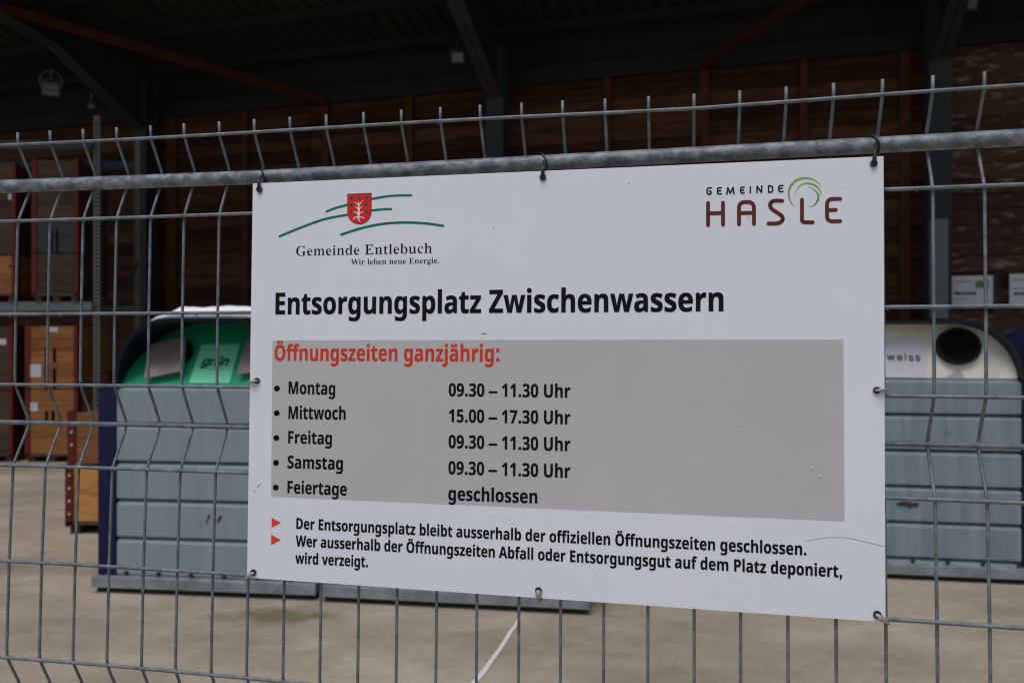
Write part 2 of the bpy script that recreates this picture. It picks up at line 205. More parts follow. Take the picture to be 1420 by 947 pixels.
# ---------------------------------------------------------------- lettering (outlines of plain letters)
def dec(s):
    g = {}
    for e in s.split('|'):
        ch, adv, c = e.split('~'); cs = []
        for con in c.split('/'):
            x = y = 0; pts = []
            if con:
                for pr in con.split(' '):
                    a, b = pr.split(','); x += int(a); y += int(b); pts.append((x / 1000, y / 1000))
            if len(pts) > 2: cs.append(pts)
        g[ch] = (int(adv) / 1000, cs)
    return g
SANS = dec(""" ~188~|,~188~38,-119 30,190 69,0 -53,-190|.~188~95,-4 -17,3 -15,10 -10,15 -3,17 3,18 10,14 15,10 17,4 18,-4 15,-10 10,-14 3,-18 -3,-17 -10,-15 -15,-10|0~453~227,-7 -28,2 -25,6 -23,10 -21,13 -19,17 -16,21 -15,24 -11,27 -9,31 -7,34 -4,36 -1,40 1,40 4,36 7,34 9,31 12,27 14,25 17,20 18,17 21,14 23,10 26,6 27,2 27,-2 25,-6 23,-10 21,-14 19,-17 16,-20 14,-25 12,-27 9,-31 7,-34 4,-36 1,-40 -1,-40 -4,-36 -7,-34 -9,-31 -11,-27 -14,-24 -17,-21 -19,-17 -21,-13 -23,-10 -25,-6/227,50 18,1 16,5 15,7 14,11 13,13 10,16 10,19 7,22 6,24 4,26 3,29 1,31 -1,31 -3,29 -4,27 -6,24 -7,22 -10,18 -10,17 -13,13 -14,11 -15,7 -16,5 -18,2 -18,-2 -17,-5 -15,-7 -14,-11 -12,-13 -11,-17 -9,-18 -8,-22 -6,-24 -4,-27 -3,-29 -1,-31 1,-31 3,-29 4,-26 6,-24 8,-22 9,-19 11,-16 12,-13 14,-11 15,-7 17,-5|1~453~76,0 0,55 315,0 0,-55/276,509 0,-509 -64,0 0,448 -3,0 -123,-90 0,69 112,82|3~453~218,-7 -23,1 -22,3 -21,5 -19,8 -19,9 -16,11 -15,13 -13,14 -10,17 -8,17 -6,20 -2,21 65,0 6,-25 11,-20 18,-16 21,-12 26,-7 28,-2 29,3 27,8 22,13 18,19 10,23 4,29 -3,27 -10,24 -17,21 -24,17 -15,6 -18,4 -19,3 -22,1 -44,0 0,51 131,149 0,4 -218,0 0,57 302,0 0,-48 -161,-183 0,11 28,1 25,-2 23,-4 21,-8 19,-11 17,-12 15,-14 12,-17 10,-17 6,-19 5,-20 1,-21 -1,-22 -5,-20 -7,-19 -10,-18 -12,-16 -14,-14 -17,-13 -18,-11 -21,-8 -22,-6 -23,-4|5~453~221,-7 -22,1 -21,4 -19,5 -19,8 -17,10 -15,11 -14,13 -11,15 -10,16 -7,17 -4,18 -2,19 62,0 5,-22 11,-19 16,-16 19,-13 23,-8 25,-2 29,3 26,11 22,18 16,22 10,27 4,31 -1,16 -3,15 -4,15 -6,13 -17,23 -22,18 -27,11 -30,4 -51,-9 -22,-10 -17,-12 -61,7 29,256 270,0 0,-57 -215,0 -17,-151 2,0 19,14 23,10 25,6 26,3 18,-1 16,-3 16,-4 15,-5 14,-7 13,-8 13,-10 11,-11 10,-12 9,-13 8,-14 7,-15 5,-16 4,-16 2,-18 1,-18 -1,-24 -5,-22 -6,-22 -10,-19 -12,-19 -14,-16 -16,-14 -18,-12 -20,-9 -21,-7 -23,-4|7~453~97,0 226,448 0,4 -261,0 0,57 329,0 0,-60 -226,-449|9~453~226,516 23,-2 22,-4 20,-7 19,-9 18,-12 15,-14 13,-16 12,-18 9,-20 7,-21 4,-22 1,-24 -1,-19 -3,-19 -5,-19 -7,-20 -10,-22 -13,-24 -16,-27 -19,-29 -115,-168 -70,0 171,248 6,0 -20,-27 -30,-19 -39,-7 -23,1 -20,3 -20,7 -18,8 -16,11 -15,12 -12,15 -11,17 -9,18 -6,20 -3,22 -1,23 1,23 4,22 6,20 10,19 11,18 14,15 15,14 18,11 19,10 20,6 21,4/226,460 -27,-3 -25,-11 -20,-17 -16,-22 -9,-26 -4,-29 4,-30 9,-27 16,-21 20,-17 25,-10 27,-4 28,4 25,10 20,16 15,22 10,26 3,29 -3,31 -10,26 -15,22 -20,17 -25,11|:~188~95,-4 -17,3 -15,10 -10,15 -3,17 3,18 10,14 15,10 17,4 18,-4 15,-10 10,-14 3,-18 -3,-17 -10,-15 -15,-10/95,271 -17,3 -15,10 -10,15 -3,17 3,18 10,15 15,10 17,3 18,-3 15,-10 10,-15 3,-18 -3,-17 -10,-15 -15,-10|A~480~16,0 185,509 75,0 187,-509 -68,0 -108,302 -23,70 -32,106 13,0 -32,-107 -22,-69 -106,-302/110,142 0,57 260,0 0,-57|B~456~60,0 0,509 181,0 25,-1 23,-4 21,-5 19,-8 16,-10 14,-12 12,-13 10,-14 7,-16 6,-16 3,-18 1,-18 -3,-30 -8,-24 -14,-19 -17,-15 -41,-19 0,-5 24,-5 24,-12 22,-18 17,-24 7,-14 5,-16 3,-18 1,-19 -1,-19 -4,-17 -5,-17 -8,-16 -10,-15 -13,-13 -15,-11 -18,-10 -20,-8 -23,-6 -26,-3 -28,-1/125,57 120,0 27,1 24,5 19,7 15,10 11,12 8,13 5,15 1,17 -3,24 -10,23 -15,19 -21,15 -27,10 -31,3 -123,0/125,285 113,0 27,3 23,8 20,13 15,17 10,22 3,24 -2,16 -4,15 -7,14 -10,12 -14,10 -16,7 -20,4 -23,2 -115,0|D~502~219,0 -123,0 0,57 119,0 29,1 28,5 24,7 22,11 19,13 17,16 14,18 11,21 9,23 6,26 4,28 1,29 -1,30 -4,27 -6,25 -9,24 -11,20 -14,18 -16,16 -18,13 -21,10 -24,8 -26,4 -28,2 -128,0 0,57 132,0 36,-2 33,-6 31,-9 28,-14 24,-17 22,-20 19,-23 15,-27 13,-30 9,-32 5,-36 2,-38 -2,-38 -5,-36 -9,-32 -13,-30 -16,-27 -19,-24 -22,-20 -25,-17 -29,-14 -31,-9 -35,-6/125,509 0,-509 -65,0 0,509|E~419~60,0 0,509 312,0 0,-57 -247,0 0,-166 230,0 0,-57 -230,0 0,-172 250,0 0,-57|F~410~60,0 0,509 309,0 0,-57 -244,0 0,-174 221,0 0,-57 -221,0 0,-221|M~628~60,0 0,509 92,0 125,-322 10,-28 12,-36 12,-39 11,-35 -15,0 11,34 12,38 12,37 10,29 124,322 92,0 0,-509 -64,0 0,291 0,36 1,42 1,44 1,44 6,0 -15,-48 -16,-46 -15,-41 -11,-31 -114,-291 -56,0 -116,291 -11,30 -14,40 -16,47 -17,49 7,0 1,-41 1,-44 1,-44 0,-37 0,-291|P~445~60,0 0,509 175,0 28,-2 26,-4 23,-6 20,-10 18,-11 16,-14 13,-15 11,-17 8,-19 6,-20 3,-21 2,-22 -2,-23 -3,-21 -6,-20 -8,-19 -11,-17 -13,-15 -16,-14 -18,-12 -20,-9 -23,-7 -26,-4 -28,-1 -126,0 0,56 124,0 19,1 17,3 15,4 13,6 21,16 15,22 9,25 2,29 -2,28 -9,26 -15,21 -21,16 -13,5 -16,5 -17,2 -19,1 -107,0 0,-452|S~447~224,-9 -27,1 -25,4 -23,5 -21,8 -20,10 -17,12 -15,14 -12,15 -10,17 -8,19 -5,19 -3,22 66,0 6,-27 13,-22 19,-17 24,-12 28,-7 30,-3 17,1 16,2 15,3 14,5 25,14 18,18 12,22 5,25 -4,22 -10,18 -16,14 -20,12 -51,17 -61,17 -30,10 -26,11 -23,14 -19,15 -15,18 -11,19 -6,22 -2,24 1,21 5,20 7,18 10,17 12,15 15,13 17,12 19,10 20,8 22,5 23,3 24,2 25,-2 23,-3 21,-6 20,-7 18,-10 17,-12 14,-13 12,-14 10,-16 7,-18 5,-18 2,-19 -64,0 -3,18 -8,16 -10,14 -14,11 -16,10 -19,6 -20,4 -22,2 -31,-3 -27,-8 -22,-13 -16,-17 -11,-20 -3,-22 4,-24 12,-18 17,-15 21,-11 43,-15 52,-14 48,-15 47,-26 20,-18 16,-22 6,-13 4,-14 2,-16 1,-16 -1,-21 -4,-19 -7,-18 -10,-17 -12,-16 -14,-14 -17,-13 -20,-10 -21,-9 -24,-6 -26,-4|U~517~259,-8 -29,1 -27,5 -26,7 -23,10 -21,13 -19,15 -16,17 -13,20 -11,21 -8,23 -4,24 -2,25 0,336 64,0 0,-331 1,-18 3,-16 5,-16 8,-15 9,-14 10,-12 13,-10 14,-9 16,-7 17,-5 19,-3 20,-1 20,1 19,3 17,5 16,7 14,9 12,10 11,12 9,14 7,15 5,16 3,16 1,18 0,331 64,0 0,-336 -1,-25 -5,-24 -8,-23 -10,-21 -14,-20 -16,-17 -19,-15 -21,-13 -23,-10 -25,-7 -27,-5|W~686~155,0 -139,509 66,0 81,-313 12,-51 12,-51 10,-54 -8,0 11,54 11,51 13,51 82,313 74,0 82,-313 12,-51 12,-51 11,-54 -9,0 11,54 11,51 13,51 80,313 67,0 -140,-509 -75,0 -87,323 -17,68 -15,84 14,0 -15,-80 -17,-72 -88,-323|Z~438~42,0 0,46 231,339 33,46 35,45 7,-22 -63,-2 -62,0 -183,0 0,57 357,0 0,-47 -228,-333 -35,-48 -37,-48 -7,21 62,3 62,0 185,0 0,-57|a~389~160,-9 -18,1 -16,3 -16,4 -16,6 -14,7 -12,10 -11,10 -9,13 -8,13 -5,15 -4,17 -1,18 4,30 9,23 15,18 20,14 47,18 53,9 56,7 31,8 8,8 3,12 0,2 -3,22 -6,18 -11,14 -16,11 -20,7 -24,2 -25,-2 -22,-7 -31,-21 -18,-27 -59,17 7,17 9,14 10,13 12,11 12,9 13,9 14,6 15,5 15,4 15,3 16,2 15,0 45,-5 47,-19 20,-17 16,-23 7,-14 4,-16 3,-18 1,-21 0,-251 -60,0 0,52 -5,0 -20,-27 -37,-24 -25,-7/170,45 32,4 26,10 20,15 15,19 9,22 4,23 0,52 -17,-8 -28,-6 -31,-5 -25,-3 -41,-9 -17,-9 -14,-11 -8,-15 -3,-19 2,-18 8,-15 12,-11 16,-9|b~424~229,-8 -31,3 -26,9 -34,27 -20,28 -6,0 0,-59 -59,0 0,509 61,0 0,-190 4,0 19,27 34,27 26,8 32,3 23,-1 22,-5 20,-7 19,-10 17,-14 15,-15 14,-19 11,-20 9,-23 6,-25 4,-27 1,-29 -1,-29 -4,-27 -6,-25 -9,-24 -11,-20 -13,-19 -16,-16 -17,-13 -19,-11 -20,-7 -22,-5/220,47 17,1 16,3 14,6 12,9 12,10 10,12 8,13 7,16 5,16 4,18 2,19 1,19 -1,20 -2,18 -4,18 -5,16 -7,15 -8,14 -10,11 -11,10 -13,8 -14,6 -16,4 -17,1 -17,-1 -15,-4 -14,-5 -13,-8 -11,-10 -10,-11 -8,-13 -7,-15 -5,-16 -4,-18 -3,-19 0,-21 0,-20 3,-19 4,-18 5,-17 7,-15 8,-14 10,-11 12,-10 12,-8 14,-6 16,-3|c~396~207,-8 -25,1 -23,5 -22,8 -20,10 -19,14 -16,16 -14,18 -12,21 -10,23 -6,25 -4,26 -2,28 2,29 4,27 6,25 10,23 12,21 14,18 16,16 19,14 20,11 22,7 23,5 25,1 53,-7 45,-21 35,-34 22,-45 -59,-15 -13,27 -20,22 -28,14 -35,5 -18,-1 -16,-4 -15,-6 -13,-9 -11,-10 -10,-13 -9,-13 -7,-16 -5,-16 -4,-18 -2,-18 -1,-19 1,-18 2,-18 4,-17 5,-17 7,-15 9,-13 10,-13 11,-10 13,-9 15,-6 16,-3 18,-2 36,6 28,14 21,23 12,28 59,-15 -9,-24 -13,-22 -35,-35 -45,-22|d~424~195,-8 -23,1 -21,5 -21,7 -19,11 -17,13 -15,16 -13,19 -11,20 -9,24 -7,25 -4,27 -1,29 1,29 4,27 7,25 9,23 11,20 13,19 16,15 17,14 19,10 20,7 22,5 23,1 32,-3 25,-8 34,-27 19,-27 5,0 0,190 61,0 0,-509 -59,0 0,59 -6,0 -20,-28 -35,-27 -25,-9/205,47 16,1 15,3 14,6 13,8 11,10 10,11 9,14 6,15 6,17 4,18 2,19 1,20 -1,21 -2,19 -4,18 -5,16 -7,15 -9,13 -9,11 -12,10 -12,8 -14,5 -16,4 -16,1 -18,-1 -15,-4 -15,-6 -12,-8 -12,-10 -9,-11 -9,-14 -7,-15 -5,-16 -4,-18 -2,-18 -1,-20 1,-19 2,-19 4,-18 6,-16 6,-16 9,-13 10,-12 11,-10 13,-9 14,-6 16,-3|e~404~212,-8 -27,1 -24,5 -23,8 -21,10 -19,14 -16,16 -14,18 -12,21 -10,23 -6,24 -5,27 -1,28 1,28 4,27 7,25 9,23 12,21 14,18 16,17 18,13 20,11 22,8 23,5 25,1 16,0 15,-2 15,-3 15,-5 14,-6 14,-7 13,-10 12,-10 12,-12 10,-14 9,-16 7,-17 6,-19 5,-21 2,-23 1,-25 0,-25 -296,0 0,52 263,0 -28,-19 -1,18 -2,17 -4,17 -5,15 -15,25 -20,20 -26,12 -32,4 -16,-1 -16,-3 -14,-5 -13,-8 -21,-19 -16,-24 -10,-29 -3,-30 0,-33 1,-21 3,-18 4,-17 6,-16 8,-14 10,-12 11,-10 12,-9 14,-6 14,-5 16,-3 17,-1 42,7 31,20 21,32 59,-14 -12,-28 -18,-24 -11,-10 -13,-10 -13,-8 -15,-7 -17,-5 -17,-4 -18,-2|f~254~228,379 0,-52 -222,0 0,52/81,0 0,432 3,29 12,25 17,19 22,14 26,8 26,3 35,-3 21,-6 -16,-53 -12,4 -20,2 -24,-4 -17,-10 -9,-17 -3,-24 0,-419|g~425~207,-151 -20,1 -19,2 -18,4 -16,4 -29,13 -23,17 -18,19 -13,22 50,28 21,-25 32,-22 24,-7 29,-2 22,1 20,4 18,7 15,10 13,13 9,15 6,19 1,22 0,74 -5,0 -19,-27 -35,-25 -25,-8 -32,-3 -22,1 -21,4 -20,7 -19,10 -18,12 -15,14 -13,18 -12,19 -9,22 -7,24 -4,27 -1,28 1,29 4,26 7,25 9,22 11,21 14,18 15,15 17,14 19,10 21,7 21,5 23,1 32,-2 25,-9 35,-27 20,-27 5,0 0,60 59,0 0,-388 -1,-23 -4,-22 -7,-19 -10,-17 -12,-14 -14,-13 -16,-10 -17,-9 -20,-6 -20,-5 -22,-3/205,59 17,1 15,3 14,5 13,7 21,20 15,26 5,16 4,17 3,18 0,21 0,19 -3,19 -4,17 -5,16 -7,14 -8,13 -10,12 -11,9 -13,8 -14,5 -15,4 -17,1 -17,-1 -16,-4 -14,-5 -13,-8 -11,-10 -10,-12 -9,-13 -6,-15 -6,-16 -4,-17 -2,-17 -1,-19 1,-20 2,-18 4,-17 6,-15 15,-27 21,-20 13,-8 14,-5 16,-3|h~410~114,227 0,-227 -61,0 0,509 61,0 0,-222 -12,0 10,25 12,20 13,17 15,13 17,10 18,7 20,4 20,1 19,-1 18,-3 16,-4 15,-7 14,-9 12,-11 11,-13 9,-15 7,-17 5,-19 3,-21 1,-24 0,-240 -61,0 0,235 -1,21 -5,19 -7,16 -10,13 -13,11 -14,8 -17,5 -19,1 -26,-3 -23,-9 -20,-14 -15,-20 -9,-26|i~167~53,0 0,379 61,0 0,-379/84,443 -17,3 -13,9 -10,13 -3,15 3,16 10,13 13,9 17,3 16,-3 14,-9 9,-13 3,-16 -3,-15 -9,-13 -14,-9|j~167~53,379 61,0 0,-409 -1,-17 -2,-16 -4,-14 -5,-13 -16,-23 -21,-16 -13,-6 -15,-4 -16,-3 -17,-1 -14,0 0,56 12,0 23,4 15,11 10,18 3,25/83,443 -16,3 -14,9 -9,13 -3,15 3,16 9,13 14,9 16,3 17,-3 14,-9 9,-13 3,-16 -3,-15 -9,-13 -14,-9|l~189~139,-2 -20,1 -18,4 -15,7 -12,10 -9,13 -7,14 -4,18 -1,19 0,425 61,0 0,-410 1,-22 5,-15 10,-8 16,-2 14,1 10,1 11,-51 -19,-4|m~610~53,0 0,379 59,0 0,-84 -4,0 10,28 14,23 19,17 21,13 23,8 24,2 20,-1 18,-5 16,-8 14,-11 12,-14 10,-16 7,-17 5,-19 -9,0 10,26 15,22 20,18 24,14 26,8 30,3 16,-1 15,-2 15,-5 14,-6 13,-8 12,-10 10,-12 9,-14 7,-15 5,-17 3,-20 1,-21 0,-255 -61,0 0,254 -2,19 -4,16 -7,13 -10,11 -26,13 -28,4 -24,-2 -21,-8 -16,-13 -13,-17 -7,-20 -3,-23 0,-247 -61,0 0,260 -5,28 -16,23 -24,15 -30,4 -21,-2 -20,-8 -18,-13 -14,-18 -9,-23 -3,-28 0,-238|n~410~114,227 0,-227 -61,0 0,379 59,0 0,-92 -10,0 10,25 12,20 13,17 15,13 17,10 18,7 20,4 20,1 19,-1 18,-3 16,-4 15,-7 14,-9 12,-11 11,-13 9,-15 7,-17 5,-19 3,-21 1,-24 0,-240 -61,0 0,235 -1,21 -5,19 -7,16 -10,13 -13,11 -14,8 -17,5 -19,1 -26,-3 -23,-9 -20,-14 -15,-20 -9,-26|o~415~207,-8 -25,1 -23,5 -22,8 -20,10 -19,14 -16,16 -14,18 -12,21 -10,23 -6,25 -4,26 -2,28 2,29 4,27 6,25 10,23 12,21 14,18 16,16 19,14 20,11 22,7 23,5 25,1 26,-1 23,-5 22,-7 21,-11 18,-14 16,-16 14,-18 12,-21 10,-23 7,-25 4,-27 1,-29 -1,-28 -4,-26 -7,-25 -10,-23 -12,-21 -14,-18 -16,-16 -18,-14 -21,-10 -22,-8 -23,-5/207,46 19,2 16,3 15,6 13,9 12,10 10,13 8,13 7,15 5,17 4,17 2,18 1,18 -1,19 -2,18 -4,18 -5,16 -7,16 -8,13 -10,13 -12,10 -13,9 -15,6 -16,4 -19,1 -18,-1 -16,-4 -15,-6 -13,-9 -11,-10 -10,-13 -9,-13 -7,-16 -5,-16 -4,-18 -2,-18 -1,-19 1,-18 2,-18 4,-17 5,-17 7,-15 9,-13 10,-13 11,-10 13,-9 15,-6 16,-3|p~424~53,-143 0,522 59,0 0,-60 6,0 19,27 34,27 26,8 32,3 23,-1 22,-5 20,-7 19,-10 17,-14 15,-15 14,-19 11,-20 9,-23 6,-25 4,-27 1,-29 -1,-29 -4,-27 -6,-25 -9,-24 -11,-20 -13,-19 -16,-16 -17,-13 -19,-11 -20,-7 -22,-5 -23,-1 -31,3 -25,9 -35,27 -20,28 -4,0 0,-202/220,47 17,1 16,3 14,6 12,9 12,10 10,12 8,13 7,16 5,16 4,18 2,19 1,19 -1,20 -2,18 -4,18 -5,16 -7,15 -8,14 -10,11 -11,10 -13,8 -14,6 -16,4 -17,1 -17,-1 -15,-4 -14,-5 -13,-8 -11,-10 -10,-11 -8,-13 -7,-15 -5,-16 -4,-18 -3,-19 0,-21 0,-20 3,-19 4,-18 5,-17 7,-15 8,-14 10,-11 12,-10 12,-8 14,-6 16,-3|r~259~53,0 0,379 59,0 0,-58 3,0 15,26 22,20 14,8 15,5 15,4 17,1 16,-1 14,0 0,-62 -13,2 -23,2 -25,-3 -23,-8 -19,-14 -14,-17 -9,-22 -3,-25 0,-237|s~365~182,-8 -19,1 -18,2 -17,3 -16,5 -14,7 -14,8 -12,9 -10,11 -9,12 -8,13 -5,15 -4,16 58,13 11,-28 19,-19 26,-11 31,-4 19,1 17,4 15,5 12,7 18,19 6,22 -3,18 -11,15 -17,11 -25,8 -63,15 -24,7 -21,9 -17,10 -15,12 -11,14 -8,15 -5,18 -1,19 1,16 3,15 6,14 8,13 10,11 12,11 13,9 15,7 16,7 18,4 18,3 20,0 19,0 17,-3 16,-3 15,-6 25,-14 20,-19 15,-23 10,-26 -56,-13 -10,21 -15,18 -24,12 -32,5 -31,-4 -25,-12 -17,-18 -5,-22 3,-19 12,-15 20,-11 28,-9 57,-14 25,-7 21,-8 17,-11 14,-12 11,-13 8,-16 5,-17 1,-18 -1,-17 -4,-15 -5,-14 -9,-14 -10,-12 -12,-11 -14,-9 -16,-9 -18,-6 -19,-5 -20,-2|t~227~204,379 0,-52 -198,0 0,52/65,471 61,0 0,-373 2,-22 8,-15 14,-8 20,-3 15,1 17,3 11,-52 -21,-5 -24,-1 -23,1 -20,5 -18,8 -15,11 -12,14 -8,17 -5,19 -2,22|u~410~182,-5 -18,1 -18,3 -16,5 -15,7 -14,9 -12,11 -11,13 -9,15 -7,17 -5,19 -3,21 -1,23 0,240 61,0 0,-235 1,-21 4,-18 8,-16 10,-14 13,-11 14,-8 17,-4 19,-2 26,3 23,9 19,15 15,20 10,25 3,31 0,226 61,0 0,-379 -59,0 0,92 9,0 -10,-25 -11,-20 -14,-17 -15,-13 -17,-10 -18,-7 -19,-4|v~389~163,0 -146,379 67,0 81,-224 22,-68 19,-66 -22,0 19,66 21,68 81,224 66,0 -145,-379|w~567~138,0 -115,379 64,0 46,-165 21,-77 21,-96 -10,0 21,94 20,79 46,165 64,0 46,-165 20,-78 20,-95 -11,0 22,94 21,79 46,165 65,0 -116,-379 -61,0 -49,172 -14,53 -14,55 -14,58 14,0 -14,-58 -14,-55 -15,-53 -49,-172|z~380~42,0 0,46 212,274 0,3 -206,0 0,56 285,0 0,-48 -207,-271 0,-4 213,0 0,-56|Ö~533~267,-7 -32,2 -30,6 -28,10 -27,14 -24,17 -21,21 -19,25 -16,27 -13,31 -9,33 -6,36 -2,39 2,39 6,36 9,33 13,31 16,28 19,24 21,21 24,18 27,14 28,10 30,6 32,2 32,-2 30,-6 28,-10 27,-14 24,-18 21,-21 19,-24 16,-28 13,-31 9,-33 5,-36 2,-39 -2,-39 -5,-36 -9,-33 -13,-31 -16,-27 -19,-25 -21,-21 -24,-17 -27,-14 -28,-10 -30,-6/267,53 22,1 21,5 20,7 19,10 18,13 16,16 13,18 12,21 10,24 7,26 4,29 1,31 -1,32 -4,28 -7,27 -10,24 -12,21 -13,18 -16,16 -18,13 -19,10 -20,7 -21,4 -22,2 -22,-2 -22,-4 -20,-7 -19,-10 -17,-13 -16,-16 -14,-19 -12,-21 -9,-24 -7,-26 -4,-29 -2,-31 2,-31 4,-29 7,-26 9,-24 12,-21 14,-18 16,-16 17,-13 19,-10 20,-7 22,-5/339,572 -16,3 -13,9 -9,13 -3,15 3,16 9,13 13,9 16,3 16,-3 13,-9 8,-13 3,-16 -3,-15 -8,-13 -13,-9/195,572 -15,3 -13,9 -9,13 -3,15 3,16 9,13 13,9 15,3 16,-3 13,-9 9,-13 3,-16 -3,-15 -9,-13 -13,-9|ä~389~160,-9 -18,1 -16,3 -16,4 -16,6 -14,7 -12,10 -11,10 -9,13 -8,13 -5,15 -4,17 -1,18 4,30 9,23 15,18 20,14 47,18 53,9 56,7 31,8 8,8 3,12 0,2 -3,22 -6,18 -11,14 -16,11 -20,7 -24,2 -25,-2 -22,-7 -31,-21 -18,-27 -59,17 7,17 9,14 10,13 12,11 12,9 13,9 14,6 15,5 15,4 15,3 16,2 15,0 45,-5 47,-19 20,-17 16,-23 7,-14 4,-16 3,-18 1,-21 0,-251 -60,0 0,52 -5,0 -20,-27 -37,-24 -25,-7/170,45 32,4 26,10 20,15 15,19 9,22 4,23 0,52 -17,-8 -28,-6 -31,-5 -25,-3 -41,-9 -17,-9 -14,-11 -8,-15 -3,-19 2,-18 8,-15 12,-11 16,-9/261,443 -15,3 -13,9 -9,13 -3,15 3,16 9,13 13,8 15,3 16,-3 13,-8 9,-13 2,-16 -2,-15 -9,-13 -13,-9/117,443 -15,3 -13,9 -9,13 -3,15 3,16 9,13 13,8 15,3 16,-3 13,-8 9,-13 3,-16 -3,-15 -9,-13 -13,-9|ü~410~182,-5 -18,1 -18,3 -16,5 -15,7 -14,9 -12,11 -11,13 -9,15 -7,17 -5,19 -3,21 -1,23 0,240 61,0 0,-235 1,-21 4,-18 8,-16 10,-14 13,-11 14,-8 17,-4 19,-2 26,3 23,9 19,15 15,20 10,25 3,31 0,226 61,0 0,-379 -59,0 0,92 9,0 -10,-25 -11,-20 -14,-17 -15,-13 -17,-10 -18,-7 -19,-4/277,443 -16,3 -13,9 -9,13 -3,15 3,16 9,13 13,8 16,3 15,-3 13,-8 9,-13 3,-16 -3,-15 -9,-13 -13,-9/133,443 -15,3 -14,9 -8,13 -3,15 3,16 8,13 14,8 15,3 16,-3 13,-8 8,-13 3,-16 -3,-15 -8,-13 -13,-9|–~350~350,244 0,-56 -350,0 0,56""")
